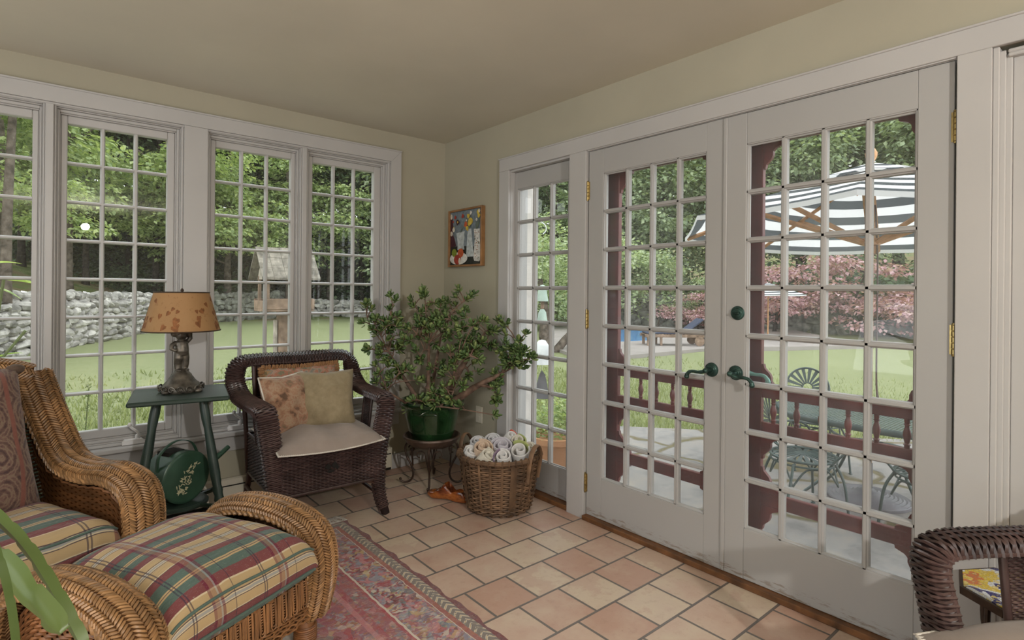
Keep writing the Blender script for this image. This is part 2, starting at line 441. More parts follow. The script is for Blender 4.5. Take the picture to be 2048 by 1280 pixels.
def rugmat():
    m, nt, out = newmat('rug_wool'); N = NT(nt); g = N.co()
    s = N.n('ShaderNodeSeparateXYZ', {0: g})          # local: x from right edge (negative), y from far edge (negative)
    wob = N.math('MULTIPLY', N.math('SUBTRACT', N.noise(g, 30, 2).outputs[0], .5), .010)
    dx = N.math('ADD', N.math('MULTIPLY', s.outputs[0], -1.), wob); dy = N.math('ADD', N.math('ADD', N.math('MULTIPLY', s.outputs[1], -1.), wob), .012)
    d = N.math('MINIMUM', dx, dy)
    f = N.math('MULTIPLY', d, 2.)
    red, dred, cream, blk, blue, pink, gold, brown = (.36,.052,.06), (.15,.027,.029), (.60,.53,.43), (.06,.045,.045), (.27,.28,.32), (.52,.20,.20), (.52,.35,.14), (.22,.12,.10)
    f = N.math('MULTIPLY', d, 1.25)
    K = lambda L_: [(min(1,p*1.25), q) for p, q in L_]
    base = N.ramp(f, K([(0,dred),(.024,cream),(.0725,(.33,.085,.055)),(.095,cream),(.100,(.17,.15,.18)),(.250,cream),(.257,red),(.270,(.24,.13,.11)),(.325,red),(.350,pink),(.37,red),(.55,cream)]), 'CONSTANT')
    amt = N.ramp(f, K([(0,.18),(.024,.75),(.0725,.22),(.095,.0),(.100,.95),(.250,.0),(.257,.35),(.270,.75),(.325,.45),(.350,.3),(.37,.80),(.55,.12)]), 'CONSTANT')
    wv = N.n('ShaderNodeVectorMath', {0: g, 1: N.n('ShaderNodeVectorMath', {0: N.noise(g, 14, 2).outputs[1], 'Scale': .05}, operation='SCALE').outputs[0]}, operation='ADD').outputs[0]
    vo = N.n('ShaderNodeTexVoronoi', {'Vector': N.map(wv, (1.5,1,1), (0,0,.5)), 'Scale': 24.}, distance='MANHATTAN')
    vo2 = N.n('ShaderNodeTexVoronoi', {'Vector': N.map(wv, (1,1.8,1), (0,0,-.6)), 'Scale': 62.}, distance='CHEBYCHEV')
    k1 = N.n('ShaderNodeSeparateColor', {0: vo.outputs['Color']}).outputs[0]; k2 = N.n('ShaderNodeSeparateColor', {0: vo2.outputs['Color']}).outputs[0]
    mauve, teal = (.22,.15,.19), (.12,.17,.165)
    A1 = N.ramp(k1, [(0,blue),(.18,red),(.32,mauve),(.46,dred),(.58,pink),(.68,teal),(.78,gold),(.86,red),(.94,cream)], 'CONSTANT')
    A2 = N.ramp(k2, [(0,blue),(.22,red),(.40,gold),(.52,mauve),(.66,cream),(.76,dred),(.88,pink)], 'CONSTANT')
    p1 = N.mix(N.ramp(N.noise(g, 17, 3, .6).outputs[0], [(.42,.15),(.58,.85)]), A1, A2)
    p1 = N.mix(N.ramp(N.noise(g, 3.2, 2).outputs[0], [(.42,0.),(.58,.45)]), p1, N.ramp(k2, [(0,(.24,.25,.30)),(.5,mauve),(.75,gold),(.9,cream)], 'CONSTANT'))
    fld = N.ramp(f, K([(0,0.),(.257,0.),(.258,.55)]), 'CONSTANT')
    p1 = N.mix(N.math('MULTIPLY', fld, N.ramp(k1, [(0,1.),(.5,0.)], 'CONSTANT')), p1, red)
    p2 = N.ramp(N.math('SINE', N.math('MULTIPLY', N.math('ADD', s.outputs[1], N.math('ABSOLUTE', N.math('SUBTRACT', d, .048))), 190.)), [(.25,blk),(.42,cream),(.8,cream),(.93,gold)])
    p2 = N.mix(N.ramp(k2, [(0,0.),(.62,0.),(.63,.85)], 'CONSTANT'), p2, blk)
    isb = N.ramp(f, K([(0,0.),(.024,1.),(.0725,0.)]), 'CONSTANT')
    pat = N.mix(isb, p1, p2)
    c = N.mix(amt, base, pat)
    sh = N.noise(g, 170, 3, .7).outputs[0]
    c = N.mix(N.ramp(sh, [(.52,0.),(.70,.30)]), c, (.42,.29,.26))
    h = N.math('ADD', N.noise(g, 420, 2).outputs[0], sh)
    N.principled(out, c, .96, .08, normal=N.bump(h, .5, .006), sheen=.2); return m
RUG = rugmat()
def glassmat(name, dirt=.0, tint=(.97,.98,.975)):
    m, nt, out = newmat(name); N = NT(nt)
    fr = N.n('ShaderNodeFresnel', {'IOR': 1.42}).outputs[0]
    fr = N.math('MULTIPLY', fr, N.math('SUBTRACT', 1., N.n('ShaderNodeNewGeometry').outputs['Backfacing']))
    tr = N.n('ShaderNodeBsdfTransparent', {'Color': tint}); gl = N.n('ShaderNodeBsdfGlossy', {'Roughness': 0., 'Color': (1,1,1)})
    mx = N.n('ShaderNodeMixShader', {0: fr, 1: tr.outputs[0], 2: gl.outputs[0]}).outputs[0]
    if dirt:
        g = N.co()
        sp = N.ramp(N.noise(g, 160, 3, .7).outputs[0], [(.55,dirt),(.72,dirt*2.2)])
        df = N.n('ShaderNodeBsdfTranslucent', {'Color': (.85,.85,.86)}); df2 = N.n('ShaderNodeBsdfDiffuse', {'Color': (.8,.8,.8)})
        dm = N.n('ShaderNodeMixShader', {0: .5, 1: df.outputs[0], 2: df2.outputs[0]})
        mx = N.n('ShaderNodeMixShader', {0: sp, 1: mx, 2: dm.outputs[0]}).outputs[0]
    nt.links.new(mx, out.inputs[0]); return m
GLASS = glassmat('window_glass', .012); GLASSD = glassmat('dusty_door_glass', .03)
# outdoors
def lawnmat():
    m, nt, out = newmat('lawn_grass'); N = NT(nt); g = N.co()
    a = N.noise(N.map(g, (1,1,1)), 1.1, 5, .65).outputs[0]; b = N.noise(N.map(g, (7,7,7)), 1.6, 6, .8).outputs[0]
    c = N.mix(a, (.14,.165,.07), (.21,.23,.11)); c = N.mix(N.ramp(b, [(.35,0.),(.7,.7)]), c, (.29,.30,.175))
    N.principled(out, c, .9, .1, normal=N.bump(b, .5, .05)); return m
LAWN = lawnmat()
def hillmat():
    m, nt, out = newmat('forest_floor'); N = NT(nt); g = N.co()
    a = N.noise(g, .55, 5, .65).outputs[0]; b = N.noise(g, 7, 4, .7).outputs[0]
    c = N.ramp(a, [(.36,(.10,.125,.045)),(.48,(.19,.23,.085)),(.56,(.24,.165,.105)),(.68,(.27,.31,.13))])
    c = N.mix(N.ramp(b, [(.4,0.),(.7,.5)]), c, (.10,.105,.05))
    N.principled(out, c, .95, .05, normal=N.bump(b, .8, .15)); return m
HILL = hillmat()
def flagmat():
    m, nt, out = newmat('flagstone'); N = NT(nt); g = N.co()
    vo = N.n('ShaderNodeTexVoronoi', {'Vector': N.n('ShaderNodeVectorMath', {0: g, 1: N.n('ShaderNodeVectorMath', {0: N.noise(g, 2.2, 2).outputs[1], 'Scale': .35}, operation='SCALE').outputs[0]}, operation='ADD').outputs[0], 'Scale': 1.05}, feature='DISTANCE_TO_EDGE')
    ed = N.ramp(vo.outputs['Distance'], [(.016,1.),(.05,0.)])
    nz = N.noise(g, 4, 5, .65).outputs[0]
    c = N.ramp(nz, [(.3,(.155,.148,.142)),(.5,(.225,.213,.20)),(.7,(.27,.24,.205))])
    c = N.mix(ed, c, N.mix(N.noise(g, 12, 3).outputs[0], (.085,.085,.035), (.17,.13,.085)))
    N.principled(out, c, .85, .15, normal=N.bump(N.math('ADD', N.math('MULTIPLY', ed, -1.), N.math('MULTIPLY', nz, .3)), .5, .03)); return m
FLAG = flagmat()
STONE = mat('field_stone', (.40,.38,.35), .9, .1, var=.32, vs=5, bump=.7, bs=16, island=.45, dist=.04)
STONED = mat('shaded_mossy_stone', (.22,.22,.19), .9, .1, var=.4, vs=4, bump=.6, bs=12, island=.3, dist=.03)
CONC = mat('pool_concrete', (.28,.25,.23), .85, .15, var=.08, vs=1.5)
POOLM = mat('pool_water', (.10,.27,.52), .08, .5, var=.12, vs=3)
BARK = mat('bark', (.13,.105,.085), .95, .05, var=.4, vs=6, bump=.8, bs=14, dist=.03)
BARKD = mat('dark_bark', (.055,.045,.038), .95, .05, var=.4, vs=6, bump=.8, bs=14, dist=.03)
L_MAPLE = leafmat('maple_leaf', (.20,.275,.115), (.35,.43,.19), .45, .5, (.52,.58,.29))
L_OAK = leafmat('oak_leaf', (.18,.235,.14), (.29,.355,.205), .42, .5, (.42,.48,.30))
L_DARK = leafmat('hemlock_leaf', (.05,.08,.045), (.10,.15,.075), .3, .6, (.16,.21,.11))
L_PALE = leafmat('pale_shrub_leaf', (.22,.29,.15), (.36,.43,.25), .42, .5, (.52,.56,.38))
L_PINK = leafmat('red_maple_leaf', (.28,.14,.16), (.49,.29,.325), .42, .5, (.64,.47,.49))
L_YOUNG = leafmat('young_leaf', (.20,.30,.07), (.36,.46,.14), .45, .35, (.45,.55,.25))
WEATH = mat('weathered_board', (.42,.37,.31), .9, .1, var=.3, vs=9, bump=.4, bs=40, island=.2)
WEATHP = mat('cedar_post', (.25,.175,.125), .9, .1, var=.35, vs=7, bump=.4, bs=30)
SHINGLE = mat('grey_shingle', (.21,.19,.155), .9, .1, var=.3, vs=16, bump=.5, bs=40, island=.25)
GREENM = mat('green_enamel', (.065,.095,.09), .4, .5, .1, var=.15, vs=20)
GREENT = mat('green_mesh_top', (.14,.185,.172), .45, .5, .1, var=.12, vs=30)
BASEG = mat('umbrella_base_iron', (.17,.165,.175), .6, .4, .3, var=.15, vs=12)
TEAK = mat('teak_rib', (.52,.27,.12), .5, .35, var=.2, vs=18)
def stripes(name):
    m, nt, out = newmat(name); N = NT(nt); uv = N.co('UV')
    v_ = N.n('ShaderNodeSeparateXYZ', {0: uv}).outputs[1]
    f = N.math('FRACT', v_)
    c = N.ramp(f, [(0,(.80,.80,.80)),(.5,(.085,.095,.10))], 'CONSTANT')
    p = N.n('ShaderNodeBsdfDiffuse', {'Color': c}); t = N.n('ShaderNodeBsdfTranslucent', {'Color': c})
    mx = N.n('ShaderNodeMixShader', {0: .42, 1: p.outputs[0], 2: t.outputs[0]})
    nt.links.new(mx.outputs[0], out.inputs[0]); return m
CANVAS = stripes('striped_canvas')
PLASTW = mat('white_metal', (.70,.72,.72), .5, .3)
BLUEC = mat('navy_cushion', (.055,.065,.10), .85, .1)
TERRA = mat('terracotta', (.42,.22,.12), .8, .15, var=.15)

TASSEL = cloth('tassel_wool', (.11,.075,.055), .3, 90, .8, 200)
GRASSB = leafmat('grass_blade', (.165,.195,.08), (.27,.30,.14), .4, .6, (.40,.42,.24))
# ------------------------------------------------------------------ room shell
H = 2.397; XW = -4.3; YS = -8.6
def struct(name, mb, m, parent=None, smooth=30, label=None, cat=None):
    o = mb.build(name, m, parent, smooth)
    if parent is None: tag(o, label, cat, kind='structure')
    return o
b = MB(); b.box(XW-.15, .0, YS-.15, .0, -.12, 0); struct('floor', b, TILES, smooth=0)
b = MB(); b.box(XW-.15, .15, YS-.15, .15, H, H+.12); struct('ceiling', b, CEILP, smooth=0)
b = MB()
b.box(XW-.15, 0, 0, .15, -.6, .41); b.box(XW-.15, .15, 0, .15, 2.19, H); b.box(XW-.15, -2.90, 0, .15, .41, 2.19)
b.box(-1.742, -1.624, 0, .15, .41, 2.19); b.box(-.464, .15, 0, .15, .41, 2.19)
struct('wall_left', b, WALLP, smooth=0)
b = MB()
b.box(0, .15, -.77, 0, -.12, H); b.box(0, .15, YS-.15, -.77, 2.07, H); b.box(0, .15, YS-.15, -3.95, -.12, 2.07)
struct('wall_right', b, WALLP, smooth=0)
b = MB()
b.box(XW-.15, XW, YS-.15, 0, -.12, .45); b.box(XW-.15, XW, YS-.15, 0, 2.15, H)
b.box(XW-.15, XW, -.9, 0, .45, 2.15); b.box(XW-.15, XW, YS-.15, -4.9, .45, 2.15)  # opening in this unseen wall is added for the fill lamp
struct('wall_back', b, WALLP, smooth=0)
b = MB()
b.box(XW-.15, .15, YS-.15, YS, -.12, H)
struct('wall_near', b, WALLP, smooth=0)
# window wall casings: head board, corner board, post, apron, stool
b = MB()
b.prism([(-3.1,2.187),(-3.1,2.2695),(-.383,2.2695),(-.464,2.187)], lambda a,c,d: (a,d,c), -.02, .0)
b.prism([(-.464,.436),(-.464,2.1855),(-.3835,2.268),(-.3835,.436)], lambda a,c,d: (a,d,c), -.02, .0)
b.cbox(-3.1, -.381, -.026, -.0005, 2.262, 2.272, .002)
b.cbox(-3.1, -.464, -.012, .03, 2.176, 2.1875, .003)
struct('trim_1', b, WHITE)
b = MB(); b.cbox(-1.742, -1.624, -.0195, -.0005, .436, 2.186, .001); b.cbox(-2.337, -2.303, -.014, .05, .436, 2.18, .004); b.cbox(-1.084, -1.053, -.014, .05, .436, 2.18, .004)
b.cbox(-2.99, -2.895, -.0195, -.0005, .436, 2.186, .001)
struct('trim_2', b, WHITE)
b = MB(); b.cbox(-3.1, -.368, -.056, .052, .408, .435, .006); b.cbox(-3.1, -.383, -.016, -.0005, .318, .4075, .002)
struct('trim_3', b, WHITE)
# casement windows
def window(nm, fr, gl, crank, label, cols=3, rows=8):
    w = thing(nm, label, 'window', (gl[0]/2+gl[1]/2, .06, .435), kind='structure')
    off = V((-(gl[0]+gl[1])/2, -.06, -.435))
    zf, zg = (.436, 2.187), (.523, 2.104)
    b = MB(); b.M = Matrix.Translation(off)
    def ring(f0, f1, y0, y1, mb, c=.002):
        q = lambda f: (lerp(fr[0],gl[0],f), lerp(fr[1],gl[1],f), lerp(zf[0],zg[0],f), lerp(zf[1],zg[1],f))
        A, B = q(f0), q(f1)
        mb.cbox(A[0], B[0], y0, y1, A[2], A[3], c); mb.cbox(B[1], A[1], y0, y1, A[2], A[3], c)
        mb.cbox(B[0]-.0005, B[1]+.0005, y0, y1, B[3], A[3], c); mb.cbox(B[0]-.0005, B[1]+.0005, y0, y1, A[2], B[2], c)
    ring(0, .17, -.004, .13, b, .003); ring(.17, .24, .012, .13, b); ring(.24, .42, .024, .13, b, .003); ring(.42, .5, .034, .13, b)
    b.build('window_frame', WHITE, w, 30)
    s = MB(); s.M = Matrix.Translation(off)
    ring(.5, 1, .043, .088, s, .004)
    prof = [(-.0105,0),(-.009,-.006),(-.0045,-.016),(.0045,-.016),(.009,-.006),(.0105,0),(.0105,.014),(-.0105,.014)]
    for k in range(1, cols):
        x = lerp(gl[0], gl[1], k/cols)
        s.prism(prof, lambda a,c,d: (x+a, .06+c, d), zg[0], zg[1])
    for k in range(1, rows):
        z = lerp(zg[0], zg[1], k/rows)
        s.prism([(p[0]*.86, p[1]*.97) for p in prof], lambda a,c,d: (d, .06+c, z+a), gl[0], gl[1])
    s.build('sash', WHITE, w, 30)
    p = MB(); p.M = Matrix.Translation(off); p.box(gl[0]-.004, gl[1]+.004, .0605, .0635, zg[0]-.004, zg[1]+.004)
    p.build('pane', GLASS, w, 0)
    if crank is not None:
        c = MB(); c.M = Matrix.Translation(off)
        x = crank
        c.prism([(-.05,.437),(-.05,.45),(-.036,.462),(.036,.462),(.05,.45),(.05,.437)], lambda a,d,e: (x+a, e, d), -.016, .022)
        c.lathe([(.012,0),(.012,.02),(.009,.026),(0,.027)], 12, (x+.02, .004, .458))
        c.tube(spline([(x+.02,.0,.475),(x+.022,-.012,.488),(x+.012,-.018,.507),(x-.006,-.016,.522),(x-.016,-.012,.535)], 12), [.008]*3+[.006]*9, 8)
        c.ell((x-.017, -.012, .542), .011, .011, .012, 10, 6)
        c.build('crank_handle', CRANK, w, 40)
window('window_1', (-2.895,-2.337), (-2.82,-2.3845), None, 'casement window cut by the left edge, pines and stone wall behind it')
window('window_2', (-2.303,-1.742), (-2.249,-1.813), -1.965, 'casement window behind the parchment-shaded lamp')
window('window_3', (-1.624,-1.084), (-1.571,-1.136), -1.455, 'casement window through which the bird feeder shows')
window('window_4', (-1.053,-.464), (-.998,-.564), None, 'casement window nearest the room corner, beside the jade plant')
# door wall trim
b = MB()
b.cbox(-.02, -.0005, -3.95, -.687, 2.066, 2.1515, .002); b.cbox(-.026, -.0005, -3.95, -.684, 2.1455, 2.154, .002)
b.cbox(-.0195, -.0005, -.785, -.687, 0, 2.066, .002)
b.cbox(-.0195, .15, -1.463, -1.335, 0, 2.066, .002)
b.cbox(-.0195, .15, -3.205, -3.115, 0, 2.066, .002)
b.box(0, .15, -1.335, -.785, 2.055, 2.07); b.box(0, .15, -3.115, -1.463, 2.0605, 2.07); b.box(.0, .15, -.785, -.77, 0, 2.06)
b.cbox(-.012, .0, -3.113, -1.465, 2.0615, 2.0668, .001)
struct('trim_4', b, WHITE)
b = MB(); b.cbox(-.032, .15, -3.114, -1.4635, .0, .0255, .004); b.cbox(-.012, .15, -1.3345, -.7865, 0, .028, .004); struct('threshold_board', b, THRESH)
b = MB(); b.cbox(-.468, -.0, -.016, -.0005, 0, .105, .003); b.cbox(-.016, -.0005, -.686, -.0165, 0, .105, .003)
struct('baseboard_left', b, WHITE)
# narrow fixed panel right of the doors
b = MB()
for i, (y0, x0) in enumerate(((-3.222,-.008),(-3.236,.004),(-3.25,.014))): b.cbox(x0, .14, y0, y0+.018, 0, 2.066-.012*i, .003)
b.cbox(.026, .075, -3.95, -3.248, .02, 2.05, .004)
for z in (2.054, 2.042): b.cbox(.0, .12, -3.95, -3.24, z-.012, z, .003)
struct('trim_5', b, WHITE)

# glazed leaves
def glazed(nm, y0, y1, gy, gz, z0, z1, x0, th, cols, rows, label, cat='door', frame='stile_frame', glass=GLASSD, paint=None):
    """y0 > y1 outer edges, gy glass opening, x0 room face"""
    paint = paint or DOORW
    w = thing(nm, label, cat, (x0, (y0+y1)/2, z0), kind='structure'); off = V((-x0, -(y0+y1)/2, -z0))
    b = MB(); b.M = Matrix.Translation(off)
    b.cbox(x0, x0+th, gy[0], y0, z0, z1, .0016); b.cbox(x0, x0+th, y1, gy[1], z0, z1, .0016)
    b.cbox(x0+.0005, x0+th, gy[1]+.0004, gy[0]-.0004, gz[1], z1-.0003, .0018); b.cbox(x0+.0005, x0+th, gy[1]+.0004, gy[0]-.0004, z0+.0003, gz[0], .0018)
    b.build(frame, paint, w, 30)
    g = x0 + .020
    prof = [(-.0125,0),(-.011,-.007),(-.0055,-.010),(-.005,-.0165),(.005,-.0165),(.0055,-.010),(.011,-.007),(.0125,0),(.0125,.014),(-.0125,.014)]
    s = MB(); s.M = Matrix.Translation(off)
    for k in range(1, cols):
        y = lerp(gy[0], gy[1], k/cols); s.prism(prof, lambda a,c,d: (g+c, y+a, d), gz[0], gz[1])
    for k in range(1, rows):
        z = lerp(gz[0], gz[1], k/rows); s.prism(prof, lambda a,c,d: (g+c, d, z+a), gy[1], gy[0])
    e = .011   # glazing beads round the opening
    st = [(0,0),(0,-.0165),(e*.4,-.0165),(e*.5,-.010),(e,-.007),(e,0)]
    s.prism(st, lambda a,c,d: (g+c, gy[0]-a, d), gz[0], gz[1]); s.prism(st, lambda a,c,d: (g+c, gy[1]+a, d), gz[0], gz[1])
    s.prism(st, lambda a,c,d: (g+c, d, gz[0]+a), gy[1], gy[0]); s.prism(st, lambda a,c,d: (g+c, d, gz[1]-a), gy[1], gy[0])
    s.build('muntins', paint, w, 30)
    p = MB(); p.M = Matrix.Translation(off); p.box(g+.0005, g+.0035, gy[1], gy[0], gz[0], gz[1]); p.build('pane', glass, w, 0)
    return w, off
def hinge(w, off, y, z, d=1):
    c = MB(); c.M = Matrix.Translation(off)
    for k in range(5):
        zz = z - .05 + k*.02
        c.lathe([(.0055,.0006),(.0068,.002),(.0068,.018),(.0055,.0194)], 12, (-.006, y, zz))
    c.lathe([(0,-.058),(.005,-.055),(.0055,-.05)], 10, (-.006, y, z), cap=False); c.lathe([(.0055,.05),(.005,.055),(0,.058)], 10, (-.006, y, z), cap=False)
    c.cbox(-.0035, .0005, min(y, y+d*.012), max(y, y+d*.012), z-.05, z+.05, .0005)
    c.build('hinge', BRASS, w, 40)
def lever(w, off, y, z, d, x=0., sgn=-1, m=HARDW):
    """sgn -1: on the room side; d: direction of the lever along y"""
    c = MB(); c.M = Matrix.Translation(off)
    Q = Matrix(((0,0,sgn),(0,1,0),(-sgn,0,0)))
    c.lathe([(.0325,0),(.0325,.003),(.030,.007),(.026,.0075),(.024,.010),(.019,.0105),(.017,.013),(.012,.0135),(.0095,.020),(.0085,.040),(.0105,.044),(.0125,.050),(.0115,.058),(.006,.062),(0,.063)], 28, (x, y, z), Q)
    X = x+sgn*.050
    c.tube(spline([(X,y,z),(X,y+d*.018,z-.008),(X,y+d*.040,z-.011),(X,y+d*.062,z-.010),(X,y+d*.082,z-.014),(X,y+d*.094,z-.026),(X,y+d*.098,z-.036)], 22), [.0095]*6+[.0075]*8+[.0085]*4+[.010]*4, 10)
    c.ell((X, y+d*.0975, z-.038), .0115, .0115, .0115, 12, 8)
    c.build('lever_handle', m, w, 40)
D1, o1 = glazed('door_1', -1.4705, -2.2866, (-1.575,-2.194), (.247,1.925), .027, 2.0586, 0., .045, 4, 8, 'white glazed door leaf with the lever pointing to its left', 'door')
D2, o2 = glazed('door_2', -2.2895, -3.1065, (-2.385,-3.004), (.247,1.923), .027, 2.0586, 0., .045, 4, 8, 'white glazed door leaf with the dark green deadbolt', 'door')
for z in (1.84, 1.12, .203): hinge(D1, o1, -1.4665, z, -1)
for z in (1.835, 1.12, .203): hinge(D2, o2, -3.110, z, 1)
lever(D1, o1, -2.229, .921, 1); lever(D2, o2, -2.345, .920, -1)
lever(D2, o2, -2.345, .920, -1, .045, 1, HARDO)
c = MB(); c.M = Matrix.Translation(o2)
Q = Matrix(((0,0,-1),(0,1,0),(1,0,0)))
c.lathe([(.031,0),(.031,.004),(.028,.008),(.022,.0085),(.020,.011),(.008,.012),(0,.012)], 28, (0,-2.351,1.184), Q)
c.cbox(-.026, -.011, -2.367, -2.335, 1.1795, 1.1885, .003)
c.build('deadbolt', HARDW, D2, 40)
c = MB(); c.M = Matrix.Translation(o1); c.cbox(-.0015, .004, -2.2895, -2.2815, .90, .939, .0005); c.build('strike_plate', DARK, D1, 0)
c = MB(); c.M = Matrix.Translation(o2); c.cbox(-.0075, .0005, -2.2975, -2.2805, .03, 2.056, .002); c.build('astragal', DOORW, D2, 30)
glazed('window_5', -.7855, -1.3345, (-.811,-1.275), (.212,1.945), .03, 2.053, .036, .045, 3, 8, 'narrow glazed sidelight left of the doors', 'window', 'sash', GLASS)

# carved screen doors outside
def screen_door(nm, y0, y1, label):
    x0, x1 = .125, .155; z0, z1 = .035, 2.045
    w = thing(nm, label, 'screen door', (x0, (y0+y1)/2, z0), kind='structure'); off = V((-x0, -(y0+y1)/2, -z0))
    b = MB(); b.M = Matrix.Translation(off); sw = .105
    b.cbox(x0, x1, y0-sw, y0, z0, z1, .003); b.cbox(x0, x1, y1, y1+sw, z0, z1, .003)
    for a, c_ in ((.325,.385),(.64,.695),(.805,.845),(1.94,2.045)): b.cbox(x0+.002, x1-.002, y1+sw-.001, y0-sw+.001, a, c_, .003)
    b.build('frame', MAROON, w, 30)
    # sawn brackets
    k = MB(); k.M = Matrix.Translation(off)
    def br(yc, zc, sy, sz, W=.085, Hh=.11):
        pts = [(0,0),(W,0)]
        for i in range(1, 9):
            t = i/9; r = 1-.16*math.sin(t*PI*2.)
            pts.append((W*(1-t)**.55*r if i < 9 else 0, Hh*t**.75))
        pts.append((.0, Hh))
        # scalloped edge
        P = [(0,0),(W,0),(W*.98,.012),(W*.80,.018),(W*.62,.024),(W*.50,.036),(W*.50,.052),(W*.42,.068),(W*.25,.082),(W*.14,.092),(W*.10,Hh),(0,Hh)]
        k.prism([(a*sy+yc, c_*sz+zc) for a, c_ in P], lambda a,c_,d: (d, a, c_), x0+.006, x1-.006)
    yl, yr = y0-sw, y1+sw
    for (z, sz) in ((.845,1),(.64,-1),(.385,1),(.325,-1),(1.94,-1)):
        br(yl, z, -1, sz); br(yr, z, 1, sz)
    k.build('bracket', MAROON, w, 30)
    n = 6
    for i in range(n):
        y = lerp(yl, yr, (i+.5)/n); s = MB(); s.M = Matrix.Translation(off)
        s.lathe([(.0095,.695),(.0095,.705),(.013,.708),(.008,.714),(.011,.728),(.0145,.742),(.0125,.758),(.008,.772),(.007,.778),(.0115,.784),(.008,.788),(.0095,.794),(.0095,.805)], 12, ((x0+x1)/2, y, 0))
        s.build('spindle', MAROON, w, 50)
screen_door('door_3', -1.478, -2.285, 'maroon spindled screen door behind the left glazed leaf')
screen_door('door_4', -2.292, -3.10, 'maroon spindled screen door behind the right glazed leaf')
# baseboard heater
t = thing('baseboard_heater', 'long cream baseboard heater along the window wall', 'heater', (-1.1, -.035, 0))
b = MB(); L0, L1 = -1.95, .628
b.prism([(-.0345,.165),(-.034,.03),(.0345,.03),(.0345,.155),(.0,.17),(-.02,.172)], lambda a,c_,d: (d, -a if False else a, c_), L0, L1)
b.build('cover', HEATER, t, 20)
b = MB(); b.cbox(L0, L1, -.039, -.034, .128, .134, .001); b.cbox(L0, L1, -.037, -.030, .02, .036, .001); b.build('slot', DARK, t, 0)
b = MB(); b.cbox(L1, L1+.006, -.040, .034, .02, .172, .002); b.build('end_cap', HEATER, t, 20)
b = MB(); b.cbox(-.007, -.0005, -.505, -.432, .352, .466, .002)
for z in (.385, .433): b.cbox(-.0085, -.006, -.483, -.454, z-.014, z+.014, .001)
o = b.build('wall_outlet', HEATER); tag(o, 'cream wall outlet plate behind the jade plant', 'outlet')
# ------------------------------------------------------------------ outdoors
ZP = -.43
def hz(x, y):
    """ground height"""
    h = ZP
    # bank with the woods, rising to the north-west and north
    d = (x+6.2)*(-.9) + (y-8.2)*.437           # distance behind the retaining stone wall
    k = min(1, max(0, (5.5 - x)/5.5)); k = k*k*(3-2*k)
    if d > 0: h += k*(min(1, d/.5)*1.18 + max(0, min(d-2.6, 22))*.29)
    if y > 29: h += (1-k)*min(y-29, 40)*.10
    e = x - 27
    if e > 0: h += min(e, 40)*.20
    h += .05*mnoise.noise(V((x*.35, y*.35, 0)))
    return h
def ground(nm, x0, x1, y0, y1, nx, ny, m, inside=None, dz=0, label=None, cat=None):
    b = MB(); ids = {}
    for i in range(nx+1):
        for j in range(ny+1):
            x, y = lerp(x0, x1, i/nx), lerp(y0, y1, j/ny)
            ids[i,j] = (x, y)
    vid = {}
    def g(i, j):
        if (i,j) not in vid:
            x, y = ids[i,j]; vid[i,j] = b.add((x, y, hz(x, y)+dz))
        return vid[i,j]
    for i in range(nx):
        for j in range(ny):
            cx, cy_ = (ids[i,j][0]+ids[i+1,j][0])/2, (ids[i,j][1]+ids[i,j+1][1])/2
            if inside and not inside(cx, cy_): continue
            b.face([g(i,j), g(i+1,j), g(i+1,j+1), g(i,j+1)])
    return tag(b.build(nm, m, smooth=180), label, cat, kind='structure')
house = lambda x, y: x < .16 and y < .16
wood = lambda x, y: ((x+6.2)*(-.9) + (y-8.2)*.437 > 3.4 and y < 30) or (y > 29 and x < 22)
ground('lawn', -24, 31, -14, 44, 110, 116, LAWN, lambda x, y: not house(x-.3, y-.3) and not wood(x, y))
ground('hill', -60, 90, -30, 95, 150, 125, HILL, lambda x, y: wood(x, y) or x > 30.5 or y > 43.5, label=None)
# flagstone terrace
b = MB(); pts = [(.16,-9),(.16,.75),(2.2,1.05),(3.1,.95),(3.75,.2),(4.35,-.3),(4.9,-1.2),(5.6,-1.9),(6.4,-4),(6.8,-9)]
b.prism(pts, lambda a,c_,d: (a,c_,d), ZP-.1, ZP+.035); tag(b.build('patio', FLAG, smooth=0), kind='structure')
b = MB(); b.cbox(.16, .62, -3.3, -.9, ZP, -.14, .01); tag(b.build('step', FLAG, smooth=0), kind='structure')
# pool and deck
b = MB(); b.prism([(7.0,4.3),(9.3,5.45),(13.3,5.2),(18,2.5),(27,10),(19,18),(9.3,8.4)], lambda a,c_,d: (a,c_,d), ZP-.2, ZP+.10); tag(b.build('pool_deck', CONC, smooth=0), kind='structure')
b = MB(); b.prism([(10.4,8.5),(13.9,7.9),(18.6,11.2),(16.2,13.6)], lambda a,c_,d: (a,c_,d), ZP+.10, ZP+.118); tag(b.build('pool', POOLM, smooth=0), 'blue swimming pool beyond the lawn', 'pool', kind='structure')
# cream wall return outside the sidelight, house wall skin
b = MB(); b.box(.15, .285, -.70, -.05, ZP-.1, 2.9); b.box(.15, .19, -.78, -.7, ZP-.1, 2.9); tag(b.build('wall_outside', STUCCO, smooth=0), kind='structure')

